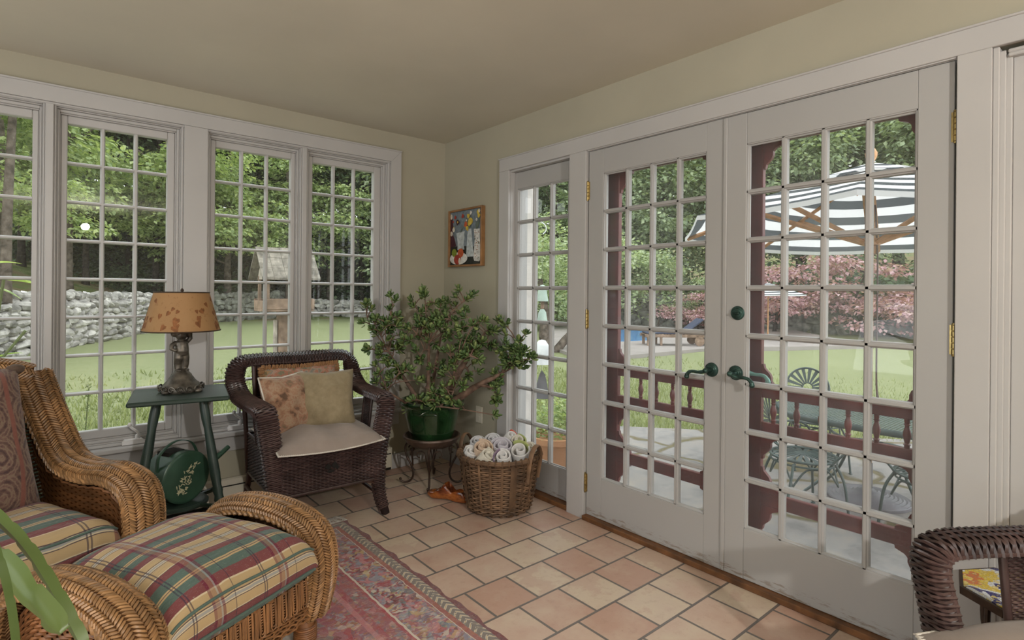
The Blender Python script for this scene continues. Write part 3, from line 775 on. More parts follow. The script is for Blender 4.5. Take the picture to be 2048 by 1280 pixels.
# dry stone walls
def stonewall(nm, line, hgt, m, label, size=(.34,.75), rows=6, thick=.55):
    r = random.Random(5); b = MB()
    P = [V((x, y, 0)) for x, y in line]; L = [0]
    for i in range(len(P)-1): L.append(L[-1]+(P[i+1]-P[i]).length)
    def at(s):
        for i in range(len(P)-1):
            if s <= L[i+1] or i == len(P)-2:
                f = (s-L[i])/(L[i+1]-L[i]); return P[i].lerp(P[i+1], f), (P[i+1]-P[i]).normalized()
    z0 = 0
    for k in range(rows):
        rh = hgt/rows; s = r.uniform(-.3, 0)
        while s < L[-1]:
            w = r.uniform(*size)*(1.25 if k < 1 else 1); c, t = at(max(0, s+w/2)); n_ = V((-t.y, t.x, 0))
            for side in (-1, 1):
                q = c + n_*side*thick*.28*(1-.25*k/rows); z = hz(q.x, q.y) + rh*(k+.5) + r.uniform(-.07,.07)*rh*2
                Q = Matrix.Rotation(math.atan2(t.y, t.x)+r.uniform(-.35,.35), 3, 'Z') @ Matrix.Rotation(r.uniform(-.3,.3), 3, 'Y')
                i0 = len(b.v)
                b.ell((q.x, q.y, z), w*.56, thick*.34, rh*r.uniform(.55,.85), 9, 6, Q)
                sd = r.uniform(0, 99)
                for i in range(i0, len(b.v)):
                    v_ = b.v[i]; d = mnoise.noise_vector(v_*3.1+V((sd,sd,sd)))*.15*min(1, rh*3)
                    b.v[i] = v_+d
            s += w*.93
    return tag(b.build(nm, m, smooth=24), label, 'stone wall')
stonewall('stone_wall', [(-8.3,4.0),(-6.2,8.2),(-3.2,14.4),(-.3,20.3),(1.5,24.0)], 1.28, STONE, 'pale dry stone wall crossing the lawn behind the lamp', (.30,.78), 7, .6)
stonewall('stone_wall', [(2.6,28.6),(5.0,29.2),(9.2,30.5)], 1.5, STONED, 'mossy stone wall far behind the bird feeder', (.35,.8), 5)
stonewall('stone_wall', [(10.0,30.4),(15.6,29.2)], 1.0, STONE, 'low stone wall at the edge of the woods, seen through the window nearest the corner', (.35,.8), 4)
stonewall('stone_wall', [(19.5,16.5),(24.0,8.5),(25.0,3.0),(24.5,-3.0)], 1.6, STONED, 'grey stone wall behind the red-leaved trees', (.6,1.3), 4)

# ------------------------------------------------------------------ trees
def leaf(b, p, d, nrm, L, W):
    d = V(d).normalized(); s = d.cross(V(nrm))
    if s.length < 1e-4: s = d.orthogonal()
    s.normalize(); n_ = s.cross(d)
    i = [b.add(p), b.add(p+d*L*.45+s*W*.5+n_*L*.06), b.add(p+d*L-n_*L*.08), b.add(p+d*L*.45-s*W*.5+n_*L*.06)]
    b.face([i[0], i[1], i[2]]); b.face([i[0], i[2], i[3]])
def crown(seed, blobs, n, L, flat=.35, droop=.3):
    """leaf mass: blobs (x,y,z,rx,ry,rz) filled mostly near their shells in layered sprays"""
    r = random.Random(seed); b = MB(); tot = sum(q[3]*q[4]+q[4]*q[5] for q in blobs)
    for q in blobs:
        k = int(n*(q[3]*q[4]+q[4]*q[5])/tot)
        sprays = max(4, k//16)
        for _ in range(sprays):
            u = r.uniform(-.75, 1); a = r.uniform(0, 2*PI); rad = r.uniform(.62, 1.04)
            e = V((math.sqrt(max(0,1-u*u))*math.cos(a), math.sqrt(max(0,1-u*u))*math.sin(a), u))
            c = V(q[:3]) + V((e.x*q[3], e.y*q[4], e.z*q[5]))*rad
            out = V((e.x, e.y, e.z*.35)).normalized()
            sr = L*r.uniform(1.6, 3.0)
            for _ in range(16):
                o = V((r.gauss(0,1), r.gauss(0,1), r.gauss(0,flat)))*sr*.62
                d = (out*.7 + V((r.uniform(-1,1), r.uniform(-1,1), r.uniform(-.5,.3)-droop))).normalized()
                nn = (V((0,0,1)) + V((r.uniform(-.7,.7), r.uniform(-.7,.7), 0))).normalized()
                s_ = r.uniform(.7, 1.2)
                leaf(b, c+o-out*(o.length*.1), d, nn, L*s_, L*.72*s_)
    return b
def trunkmesh(seed, hgt, r0, bend=.25, branches=5, zb=.35, spread=1.6):
    r = random.Random(seed); b = MB()
    pts = [V((r.uniform(-bend,bend)*t, r.uniform(-bend,bend)*t, hgt*t)) for t in (0,.25,.5,.75,1)]
    sp = spline(pts, 12); b.tube(sp, [r0*(1.25 if i == 0 else 1)*(1-.72*i/11) for i in range(12)], 9)
    for k in range(branches):
        t = zb+(.95-zb)*k/max(1,branches-1); p = sp[int(t*11)]; a = r.uniform(0, 2*PI); Lb = spread*r.uniform(.6,1.1)
        b.tube(spline([p, p+V((math.cos(a)*Lb*.5, math.sin(a)*Lb*.5, Lb*.22)), p+V((math.cos(a)*Lb, math.sin(a)*Lb, Lb*.6))], 6), [r0*.36*(1-.14*i) for i in range(6)], 6)
    return b
def treeproto(nm, seed, blobs, n, L, lm, hgt, r0, bm, label, group, flat=.35, droop=.3, cat='tree', **kw):
    t = thing(nm, label, cat, (0,0,-200), 0, group)
    trunkmesh(seed, hgt, r0, **kw).build('trunk', bm, t, 180)
    crown(seed+1, blobs, n, L, flat, droop).build('crown', lm, t, 0)
    return t
rb = random.Random(3)
def blobset(seed, n, R0, z0, z1, r0, r1, fz=.7):
    r = random.Random(seed); out = []
    for i in range(n):
        a = 2*PI*i/n*1.618*2 + r.uniform(-.4,.4); q = R0*math.sqrt((i+.5)/n); z = lerp(z0, z1, r.random())
        rr = r.uniform(r0, r1)*(1.15-.45*(z-z0)/(z1-z0)); out.append((q*math.cos(a)*(1.1-.5*(z-z0)/(z1-z0)), q*math.sin(a)*(1.1-.5*(z-z0)/(z1-z0)), z, rr, rr, rr*fz))
    return out
GW, GE = 'deciduous trees of the woods behind the window wall', 'dense trees beyond the pool'
P_MAPLE = treeproto('maple_tree', 11, blobset(1, 13, 2.6, 3.0, 8.6, 1.1, 1.7, .6), 8000, .19, L_MAPLE, 8.5, .17, BARK, 'light green broadleaf tree at the edge of the woods', GW, .22, .35)
P_OAK = treeproto('oak_tree', 12, blobset(2, 22, 3.2, 1.8, 13.0, 1.5, 2.4, .75), 9000, .34, L_OAK, 12.5, .24, BARK, 'tall mid-green tree beyond the pool', GE, .4, .3)
P_DARK = treeproto('hemlock_tree', 13, blobset(4, 16, 2.6, 1.6, 13.0, 1.3, 2.1, .8), 7500, .36, L_DARK, 13, .24, BARKD, 'dark tree standing deep in the woods', 'dark trees deep in the woods', .4, .5)
P_SHRUB = treeproto('pale_shrub', 14, blobset(5, 11, 1.5, .7, 3.2, .65, 1.0, .8), 3600, .15, L_PALE, 2.2, .05, BARK, 'tall pale green shrub beside the pool', 'pale shrubs beside the pool', .5, .1, 'shrub', bend=.5, zb=.15)
P_RED = treeproto('red_maple_tree', 15, blobset(6, 13, 2.2, .8, 3.0, .8, 1.2, .5), 4200, .17, L_PINK, 2.6, .09, BARKD, 'low spreading tree with dusty pink leaves behind the lawn', 'pink-leaved trees behind the lawn', .18, .3, bend=.5, zb=.2)
P_BUSH = treeproto('bush', 16, blobset(8, 8, 1.3, .4, 1.5, .6, .9, .8), 1900, .22, L_DARK, 1.2, .04, BARKD, 'dark leafy bush under the trees', 'dark bushes under the trees', .5, .1, 'bush', zb=.1)
def plant(proto, spots, labels=None):
    for i, (x, y, s, rz) in enumerate(spots):
        lab = labels[i] if labels else None
        if i == 0:
            proto.location = (x, y, hz(x,y)-.05); proto.rotation_euler.z = rz; proto.scale = (s,)*3
            if lab: proto['label'] = lab
        else: dup(proto, (x, y, hz(x,y)-.05), rz, lab, None, s)
rr = random.Random(21)
# edge of the woods behind the window wall: (x, y, scale, turn)
plant(P_MAPLE, [(-7.0,19.8,1.25,.3),(-10.0,17.2,1.2,1.9),(-4.2,24.0,1.25,4.0),(2.2,27.5,1.25,5.2),(5.6,30.6,1.3,2.6),(8.6,29.8,1.2,.9),(11.8,31.4,1.3,3.3),(3.4,33.,1.4,1.1),(15.2,31.,1.3,5.),(-12.5,21,1.3,2.2),(-7.4,24.,1.35,3.1),(-1.6,26.6,1.2,1.4),(-3.4,19.4,.8,2.4),(7.2,34.,1.5,.2)])
sp = []
for i in range(22): sp.append((-13+2.3*i+rr.uniform(-.9,.9), (33 if i > 5 else 43)+rr.uniform(1.5,6.5), rr.uniform(1.0,1.4), rr.uniform(0,6.3)))
for q in ((8.,38.,1.2,.3),(11.,40,1.3,1.7),(14.,39,1.2,3.2),(17.5,38,1.3,4.4),(20,36,1.2,5.1),(5.,40,1.3,2.),(2.,38,1.2,.9)): sp.append(q)
plant(P_DARK, sp)
sp = []
for i in range(7,26): sp.append((-11+1.35*i+rr.uniform(-.5,.5), (33.5 if i > 6 else 27)+rr.uniform(-1.5,4), rr.uniform(.9,1.7), rr.uniform(0,6.3)))
for i in range(9): sp.append((26.6+rr.uniform(-.6,2.), -9+2.6*i, rr.uniform(1.3,1.9), rr.uniform(0,6.3)))
plant(P_BUSH, sp)
sp = [(15.5,25.5,.95,.4),(19.5,25.0,.9,1.7),(20.8,20.0,.85,2.5),(25,22,1.1,3.),(24.6,15.8,.8,4.2),(29,18,1.15,.2),(28.2,12.4,.85,5.2),(33,13.5,1.2,1.2),(29.4,8.2,.82,2.2),(31.5,3.6,.85,3.3),(35.5,8,1.25,4.4),(29.5,-.8,.82,.7),(34.5,-1.5,1.2,5.6),(29.6,-5.4,.85,1.5),(36,-7,1.25,2.9),(40,2.5,1.4,2.),(22.5,27.5,1.2,1.),(17.4,29.5,1.2,4.),(27,26,1.4,.6),(31,23,1.45,2.),(35,18,1.5,4.1),(38,13,1.5,5.5),(41,8,1.6,.9),(43,-3,1.6,3.1),(40,-9,1.5,1.9),(24.4,33,1.5,2.7),(33,-12,1.3,.4)]
plant(P_OAK, sp)
plant(P_SHRUB, [(18.5,15.2,1.35,.5),(15.3,15.6,1.25,2.1),(20.6,12.6,1.15,3.9),(12.6,15.2,1.25,5.1),(10.4,13.8,1.1,1.0),(22.0,10.6,.75,4.6)])
plant(P_RED, [(22.2,7.6,1.0,.4),(22.9,4.3,1.1,2.6),(23.4,.9,1.05,4.4),(20.7,10.4,.62,5.5)])
# bare trunks of the woods
t0 = thing('pine_tree', 'bare dark trunk among the trees of the woods', 'tree', (0,0,-200), 0, 'bare trunks in the woods')
trunkmesh(31, 13, .17, .2, 4, .75, .9).build('trunk', BARKD, t0, 180)
crown(77, blobset(9, 6, 1.8, 9.5, 13.5, 1.2, 1.8, .6), 900, .38, .4, .4).build('crown', L_DARK, t0, 0)
sp = []
for i in range(26): sp.append((-10+1.1*i+rr.uniform(-.45,.45), (31 if i > 7 else 24.5+.8*i)+rr.uniform(-.5,4.5), rr.uniform(.6,1.15), rr.uniform(0,6.3)))
plant(t0, sp)
for i, (x, y, r0, lab) in enumerate(((-3.35,13.4,.15,'grey pine trunk at the left edge of the first window'),(-3.02,14.6,.13,'second grey pine trunk behind the stone wall, beside the window post'))):
    t = thing('pine_tree', lab, 'tree', (x, y, hz(x,y)-.1))
    trunkmesh(41+i, 12, r0, .25, 5, .55, 1.2).build('trunk', BARK, t, 180)
    crown(50+i, blobset(12+i, 5, 1.6, 6.5, 11.5, 1.1, 1.6, .5), 1300, .26, .3, .35).build('crown', L_MAPLE, t, 0)
# small crooked tree by the pool seen through the sidelight
t = thing('crooked_tree', 'small crooked tree with leaning stems, seen through the sidelight', 'tree', (8.6,7.75,ZP))
b = MB()
for q, r0 in (([(0,0,0),(-.10,.1,.5),(.05,.2,1.2),(-.1,.3,2.1)],.17),([(.15,-.1,0),(.55,-.35,.55),(1.0,-.7,.95),(1.5,-.9,1.7)],.13),([(.05,.0,.3),(.4,.5,1.),(.6,.8,1.9)],.10)):
    p_ = spline(q, 10); b.tube(p_, [r0*(1-.06*i) for i in range(10)], 9)
b.build('trunk', BARK, t, 180)
crown(61, [(-.3,.3,2.6,1.0,1.0,.7),(.8,-.5,2.4,.95,.95,.7),(.2,.6,3.3,1.1,1.1,.7),(1.5,-1.0,3.0,.9,.9,.7),(.6,0,1.9,.8,.8,.4)], 3600, .12, .4, .2).build('crown', L_PALE, t, 0)

# ------------------------------------------------------------------ bird feeder
t = thing('bird_feeder', 'weathered wooden bird feeder with a shingled roof on a thick post', 'bird feeder', (-.225,2.98,ZP-.07), math.radians(0))
t.scale = (.76,.76,1)
def Tz(z): return z - ZP
b = MB(); b.cbox(-.095, .095, -.08, .08, 0, Tz(1.10), .012); b.build('post', WEATHP, t, 30)
b = MB(); b.cbox(-.155, -.10, -.03, .03, 0, Tz(1.0), .01); b.build('brace_post', WEATH, t, 30)
b = MB(); b.cbox(-.36, .36, -.26, .26, Tz(1.10), Tz(1.125), .004)
b.cbox(-.36, .36, -.27, -.245, Tz(1.125), Tz(1.24), .004); b.cbox(-.36, .36, .245, .27, Tz(1.125), Tz(1.24), .004)
b.cbox(-.36, -.335, -.245, .245, Tz(1.125), Tz(1.22), .004); b.cbox(.335, .36, -.245, .245, Tz(1.125), Tz(1.22), .004); b.build('tray', WEATHP, t, 30)
for sx in (-1, 1):
    for sy in (-1, 1):
        b = MB(); b.cbox(sx*.30-.022, sx*.30+.022, sy*.2-.022, sy*.2+.022, Tz(1.125), Tz(1.50), .004); b.build('corner_post', WEATHP, t, 30)
for sx in (-1, 1):
    b = MB(); b.prism([(-.27,1.46),(.27,1.46),(0,1.76)], lambda a,c_,d: (d, a, Tz(c_)), sx*.305-.01, sx*.305+.01); b.build('gable', WEATH, t, 0)
b = MB()
for sy in (-1, 1):
    for k in range(3):
        f0, f1 = k/3, (k+1)/3
        for j in range(5):
            x0 = -.42+.84*j/5; x1 = x0+.84/5-.004
            za, zb = lerp(1.46, 1.80, f0)-.02, lerp(1.46, 1.80, f1); ya, yb = lerp(.34, .0, f0)+.012, lerp(.34, 0, f1)
            dz = .012*(2-k)*0 + R.uniform(0,.006)
            b.prism([(ya,za+.012),(yb,zb+.004),(yb,zb+.022),(ya,za+.036)], lambda a,c_,d: (d, sy*a, Tz(c_)+dz), x0, x1)
b.build('roof', SHINGLE, t, 20)
b = MB(); b.tube([(0.06+.018*math.cos(a),0,Tz(1.845)+.018*math.sin(a)) for a in [i*PI/6 for i in range(12)]], .005, 6, True); b.build('hanging_ring', IRON, t)

# ------------------------------------------------------------------ market umbrellas
def umbrella(nm, loc, r, zr, za, label, sides=8, rings=13, rz=0, per=4.6, hub=True):
    t = thing(nm, label, 'umbrella', loc, rz)
    cd_ = V((-.96,-.285,0)); cd_.rotate(Matrix.Rotation(-rz,3,'Z')); kt = .05 if hub else 0   # canopy tilted a little
    def P(f, k, sag=0):
        a = 2*PI*k/sides; x, y = r*f*math.cos(a), r*f*math.sin(a)
        return V((x, y, lerp(za, zr, f**1.08) + kt*(x*cd_.x+y*cd_.y)))
    def S(f, k, q):
        p = P(f, k).lerp(P(f, k+1), q); p.z -= .025*f*math.sin(q*PI)*r/1.5; return p
    c = MB()
    for k in range(sides):
        c.grid(lambda s, q: S(.10+.90*s, k, q), rings, 4, uvs=(1,1))
    # uv: v along radius -> stripes
    uvn = {}
    for fi in range(len(c.f)):
        uvs = c.uv[fi]; c.uv[fi] = [(u_[1], u_[0]*per+.25) for u_ in uvs]
    c2 = MB()
    for k in range(sides):   # vent cap
        c2.grid(lambda s, q: S(.02+.24*s, k, q)+V((0,0,.05-.02*s)), 4, 3, uvs=(1,1))
    for fi in range(len(c2.f)): c2.uv[fi] = [(u_[1], u_[0]*1.5+.1) for u_ in c2.uv[fi]]
    for k in range(sides):   # valance
        n0 = len(c.f); c.grid(lambda s, q: S(1, k, q)+V((0,0,-.035*s)), 1, 4)
        for fi in range(n0, len(c.f)): c.uv[fi] = [(0,.25)]*4
    STR = bpy.data.materials['striped_canvas']
    c.build('canopy', STR, t, 180); c2.build('vent_cap', STR, t, 180)
    if not hub: 
        b = MB(); b.tube([(0,0,0),(0,0,za)], .025, 10); b.build('pole', TEAK, t); return t
    b = MB(); b.tube([(0,0,.05),(0,0,za)], .024, 14); b.build('pole', TEAK, t)
    b = MB(); b.lathe([(.0,za+.02),(.03,za+.03),(.022,za+.06),(.042,za+.10),(.044,za+.13),(.026,za+.165),(0,za+.175)], 16); b.build('finial', TEAK, t, 50)
    hz_ = zr-.12
    b = MB(); b.lathe([(.03,hz_-.10),(.045,hz_-.09),(.04,hz_-.03),(.07,hz_-.02),(.075,hz_+.03),(.04,hz_+.04)], 16); b.build('hub', TEAK, t, 50)
    for k in range(sides):
        a = 2*PI*k/sides; d = V((math.cos(a), math.sin(a), 0))
        rb_ = MB(); p0 = P(.03,k)+V((0,0,-.03)); p1 = P(.985,k)+V((0,0,-.025)); rb_.tube([p0,p1], .019, 4, up=(0,0,1)); o = rb_.build('rib', TEAK, t, 30)
        st = MB(); st.tube([V((0,0,hz_))+d*.06, P(.56,k)+V((0,0,-.04))], .021, 4, up=(0,0,1)); st.build('strut', TEAK, o, 30)
    b = MB()
    for q in (-.03, .0, .03):
        b.tube(spline([(q,-.03,hz_+.3),(q*.8-.02,-.05,hz_-.15),(q*.6-.05,-.05,1.35),(q-.03,-.05,1.0),(q*2.5-.02,-.06,.86)], 14), .006, 5)
    b.build('pull_cord', STEM, t, 180)
    return t
STRIPE = stripes('striped_canvas')
umbrella('patio_umbrella', (2.812,-2.005,ZP), 1.52, 2.25, 2.73, 'black and white striped umbrella over the patio table', rz=.25)
umbrella('pool_umbrella', (18.2,6.0,ZP+.1), 1.35, 1.62, 2.0, 'small striped umbrella far off beside the pool', hub=False)
b = MB(); prof = [(.30,0),(.30,.02)]
for i in range(9): prof += [(.295-.028*i,.028+.007*i),(.283-.028*i,.022+.007*i)]
prof += [(.03,.10),(.03,.3),(.026,.3)]
b.lathe(prof, 32, (0,0,0)); o = b.build('umbrella_base', BASEG, smooth=30, loc=(2.812,-2.005,ZP+.036)); tag(o, 'grey ribbed round iron base under the striped umbrella', 'umbrella base')
# patio table: long oval mesh top
t = thing('patio_table', 'oval green metal patio table with a mesh top', 'table', (2.78,-2.05,ZP+.036), 0)
a_, c_ = .46, .76; zt = .29-ZP-.036
def ov(k, f=1.0): 
    x, y = math.cos(k), math.sin(k); p_ = 2/2.6
    return (a_*f*math.copysign(abs(x)**p_, x), c_*f*math.copysign(abs(y)**p_, y))
b = MB(); N_ = 56
b.tube([(*ov(2*PI*i/N_), zt-.014) for i in range(N_)], .016, 8, True, flat=(.7,1.5)); b.build('rim', GREENM, t, 60)
b = MB()
n_ = 62
for i in range(n_):      # bars across, with diagonal cross wires: open mesh
    y = -c_+2*c_*(i+.5)/n_; w = a_*(1-abs(y/c_)**2.6)**(1/2.6)
    b.box(-w, w, y-.0055, y+.0055, zt-.008, zt-.003)
for i in range(22):
    x = -a_+2*a_*(i+.5)/22; w = c_*(1-abs(x/a_)**2.6)**(1/2.6)
    b.box(x-.004, x+.004, -w, w, zt-.009, zt-.005)
b.build('mesh_top', GREENT, t, 0)
for sx in (-1, 1):
    for sy in (-1, 1):
        b = MB(); b.tube(spline([(sx*.34,sy*.52,zt-.02),(sx*.26,sy*.42,zt-.22),(sx*.10,sy*.22,.42),(sx*.14,sy*.30,.18),(sx*.26,sy*.44,.012)], 16), .012, 8); b.lathe([(.02,0),(.02,.006),(.012,.012)], 12, (sx*.26,sy*.44,0)); b.build('leg', GREENM, t, 50)
b = MB()
for z in (.40,.46): b.tube([(.13*math.cos(2*PI*i/24)*1.0, .26*math.sin(2*PI*i/24), z) for i in range(24)], .007, 6, True)
b.build('stretcher', GREENM, t)
# sunburst chairs
def suns(nm, loc, rz, label):
    t = thing(nm, label, 'chair', loc, rz, 'green metal patio chairs'); zs = .45; rs = .225
    def fan(r0, r1, n, f, th=.0012, lift=.012):
        b = MB()
        for k in range(n):
            a = 2*PI*k/n; w0, w1 = .007, 2*PI*r1/n*.25
            pts = []
            for q, w in ((r0,w0),(lerp(r0,r1,.5),lerp(w0,w1,.6)),(r1,w1)):
                pts.append((q, w))
            up_ = [f(q*math.cos(a)-s*w*math.sin(a), q*math.sin(a)+s*w*math.cos(a), lift*(1-(q/r1)**2)) for q, w in pts for s in (-1, 1)]
            dn = [p-(f(0,0,1)-f(0,0,0))*.003 for p in up_]
            A = [b.add(p) for p in up_]; B = [b.add(p) for p in dn]
            for i in (0, 2): b.face([A[i],A[i+1],A[i+3],A[i+2]]); b.face([B[i],B[i+2],B[i+3],B[i+1]]); b.face([A[i],A[i+2],B[i+2],B[i]]); b.face([A[i+1],B[i+1],B[i+3],A[i+3]])
        return b
    fs = lambda x, y, h: V((x, y, zs+h*1.5))
    b = fan(.055, rs-.01, 20, fs); b.lathe([(.0,zs+.026),(.058,zs+.018),(.058,zs+.012),(0,zs+.012)], 20)
    b.build('seat', GREENM, t, 30)
    b = MB(); b.tube([(rs*math.cos(2*PI*i/36), rs*math.sin(2*PI*i/36), zs) for i in range(36)], .011, 8, True); b.tube([(rs*.99*math.cos(2*PI*i/36), rs*.99*math.sin(2*PI*i/36), zs-.035) for i in range(36)], .007, 6, True); b.build('seat_rim', GREENM, t, 60)
    tl = math.radians(14); zc = zs+.27; rbk = .20
    fb = lambda x, y, h: V((x, .235+math.sin(tl)*(y)+.0+h, zc+math.cos(tl)*y))
    b = fan(.045, rbk-.01, 18, fb); b.build('backrest', GREENM, t, 30)
    b = MB(); b.tube([fb(rbk*math.cos(2*PI*i/36), rbk*math.sin(2*PI*i/36), 0) for i in range(36)], .010, 8, True)
    b.tube([fb(.05*math.cos(2*PI*i/16), .05*math.sin(2*PI*i/16), 0) for i in range(16)], .007, 6, True); b.build('back_rim', GREENM, t, 60)
    for sx in (-1, 1):
        b = MB(); b.tube(spline([fb(sx*rbk*.95, -.05, 0), (sx*.26,.05,zs+.20),(sx*.27,-.12,zs+.19),(sx*.255,-.19,zs+.12),(sx*.215,-.12,zs+.02),(sx*.20,-.10,zs-.02)], 20), .009, 8); b.build('armrest', GREENM, t, 60)
        b = MB(); b.tube(spline([(sx*.16,.155,zs-.02),(sx*.20,.20,.28),(sx*.24,.27,0.012)], 12), .010, 8); b.lathe([(.017,0),(.017,.006),(.010,.012)], 10, (sx*.24,.27,0)); b.build('leg', GREENM, t, 60)
        b = MB(); b.tube(spline([(sx*.17,-.145,zs-.02),(sx*.215,-.185,.30),(sx*.24,-.21,0.012)], 12), .010, 8); b.lathe([(.017,0),(.017,.006),(.010,.012)], 10, (sx*.24,-.21,0)); b.build('leg', GREENM, t, 60)
    b = MB()
    for k in range(4):
        a0 = PI/4+PI/2*k; a1 = a0+PI/2; c0 = V((.235*math.cos(a0)*1.05,.235*math.sin(a0),.27)); c1 = V((.235*math.cos(a1)*1.05,.235*math.sin(a1),.27)); m_ = (c0+c1)/2; m_.z = zs-.05; m_ = V((m_.x*1.15,m_.y*1.15,m_.z))
        b.tube(spline([c0,(c0+m_)/2+V((0,0,.05)),m_,(c1+m_)/2+V((0,0,.05)),c1], 16), .007, 6)
    b.build('brace', GREENM, t)
    return t
C1 = suns('sunburst_chair', (2.06,-1.80,ZP+.036), math.radians(50), 'green sunburst metal chair nearest the left end of the patio table')
dup(C1, (3.42,-1.36,ZP+.036), math.radians(-52), 'green sunburst metal chair on the far side of the patio table')
dup(C1, (2.28,-2.56,ZP+.036), math.radians(150), 'green sunburst metal chair cut off by the right door stile')
# lounger by the pool
t = thing('pool_lounger', 'low wooden pool lounger with navy cushion and wheels', 'lounger', (12.75,6.45,ZP+.10), math.radians(-130))
b = MB()
for sx in (-1,1): b.cbox(sx*.32-.03, sx*.32+.03, -.95, 1.0, .26, .34, .005)
for i in range(13): b.cbox(-.3, .3, -.93+.1*i, -.86+.1*i, .335, .355, .003)
b.build('frame', WEATHP, t, 30)
for sx in (-1,1):
    b = MB(); b.cbox(sx*.32-.035, sx*.32+.035, -.88, -.80, 0, .26, .005); b.build('leg', WEATHP, t, 30)
    b = MB(); b.cbox(sx*.30-.03, sx*.30+.03, -.48, -.41, 0, .26, .005); b.build('leg', WEATHP, t, 30)
    b = MB(); b.M = Matrix.Translation((sx*.37,.72,.15)) @ Matrix.Rotation(PI/2, 4, 'Y'); b.lathe([(.03,-.02),(.13,-.025),(.15,-.02),(.15,.02),(.13,.025),(.03,.02)], 20); b.build('wheel', WEATHP, t, 40)
b = MB(); b.cbox(-.29, .29, -.9, .35, .355, .42, .02); b.M = Matrix.Translation((0,.35,.38)) @ Matrix.Rotation(math.radians(38), 4, 'X'); b.cbox(-.29, .29, 0, .68, 0, .07, .02); b.build('cushion', BLUEC, t, 40)
b = MB(); b.ell((0,0,.24), .42, .34, .24, 14, 8); o = b.build('cushion_bag', BLUEC, smooth=60, loc=(13.75,5.75,ZP+.1)); tag(o, 'dark blue bag lying beside the wheels of the pool lounger', 'bag')
# wind chime on a hook
t = thing('wind_chime', 'string of pale bells with a fish-shaped sail hanging outside the sidelight', 'wind chime', (1.13,.10,1.9))
b = MB(); b.tube(spline([(-.52,.60,2.05-1.9),(-.3,.36,1.99-1.9),(-.12,.12,1.98-1.9),(0,0,1.90-1.9),(.02,-.02,1.84-1.9),(0,0,1.80-1.9)], 18), .005, 6); b.build('hook', PLASTW, t)
b = MB(); b.tube([(0,0,-.1),(0,0,-1.36)], .0016, 4); b.build('cord', STEM, t)
BELLG = mat('verdigris_bell', (.42,.52,.45), .6, .3, var=.15)
def bell(zt_, h, r, m, nm): 
    q = MB(); q.lathe([(0,zt_),(r*.35,zt_-h*.04),(r*.68,zt_-h*.25),(r*.8,zt_-h*.6),(r,zt_-h),(r*.9,zt_-h),(r*.7,zt_-h*.6),(0,zt_-h*.3)], 20, cap=False); q.build(nm, m, t, 50)
bell(-.56, .15, .055, BELLG, 'bell'); bell(-.78, .13, .052, BELLG, 'bell'); bell(-1.06, .22, .095, PLASTW, 'bell')
b = MB(); b.cbox(-.022,.022,-.004,.004,-.78,-.69,.003); b.build('clapper', WEATHP, t)
b = MB(); b.prism([(0,-1.34),(.03,-1.38),(.055,-1.5),(.06,-1.60),(-.07,-1.60),(-.05,-1.48),(-.02,-1.38)], lambda a,c_,d: (a*.76, -a*.64+d, c_), -.003, .003); b.build('sail', BASEG, t, 0)
# pot outside the sidelight
t = thing('planter', 'terracotta planter with leafy herbs below the sidelight', 'planter', (1.35,.14,ZP+.036))
b = MB(); b.lathe([(.17,0),(.23,.27),(.25,.275),(.255,.33),(.235,.335),(.225,.29),(0,.28)], 24, cap=False); b.build('pot', TERRA, t, 40)
crown(71, [(0,0,.42,.24,.24,.15),(.1,-.1,.52,.14,.14,.12)], 700, .05, .7, -.2).build('foliage', L_MAPLE, t, 0)
# plants close to the window wall
t = thing('leafy_shrub', 'young shrub with big pointed leaves outside the leftmost window', 'shrub', (-2.66,.85,ZP))
b = MB(); r = random.Random(9)
for k in range(5): b.tube(spline([(0,0,0),(r.uniform(-.1,.1),r.uniform(-.1,.1),.8),(r.uniform(-.25,.3),r.uniform(-.2,.2),1.3+.15*k)], 8), .008, 6)
b.build('stem', mat('green_stem', (.16,.20,.07), .6), t)
b = MB()
for (x, y, z, dx, dz, L_) in ((.16,-.1,1.74,1,-.05,.26),(.06,-.12,1.82,.7,.25,.18),(.10,-.05,1.70,.9,-.3,.14),(.18,-.1,1.10,1,.05,.22),(.05,-.1,1.20,.6,.5,.2),(.1,0,1.28,.8,.4,.16),(.14,-.1,.90,1,.15,.20),(.05,-.1,.82,.8,-.25,.2),(.22,-.05,.80,.9,-.2,.16),(-.05,-.1,1.5,-.5,.4,.2),(.05,-.1,1.0,.6,.6,.2),(.2,-.1,.66,.9,.1,.15)):
    p = V((x, y, z)); d = V((dx, r.uniform(-.4,.1), dz)).normalized(); s = d.cross(V((0,0,1))).normalized(); n_ = s.cross(d)
    for f in range(6):
        f0, f1 = f/6, (f+1)/6; w0, w1 = [L_*.21*math.sin(PI*min(1,q**.8)) for q in (f0,f1)]
        c0 = p+d*L_*f0-V((0,0,1))*L_*.25*f0*f0; c1 = p+d*L_*f1-V((0,0,1))*L_*.25*f1*f1
        i = [b.add(c0-s*w0+n_*w0*.25), b.add(c0), b.add(c0+s*w0+n_*w0*.25), b.add(c1-s*w1+n_*w1*.25), b.add(c1), b.add(c1+s*w1+n_*w1*.25)]
        b.face([i[0],i[1],i[4],i[3]]); b.face([i[1],i[2],i[5],i[4]])
b.build('leaf', L_YOUNG, t, 180)
t = thing('tall_weed', 'two thin upright leafy stems close outside the second window', 'plant', (-2.20,.32,ZP))
b = MB(); lf = MB()
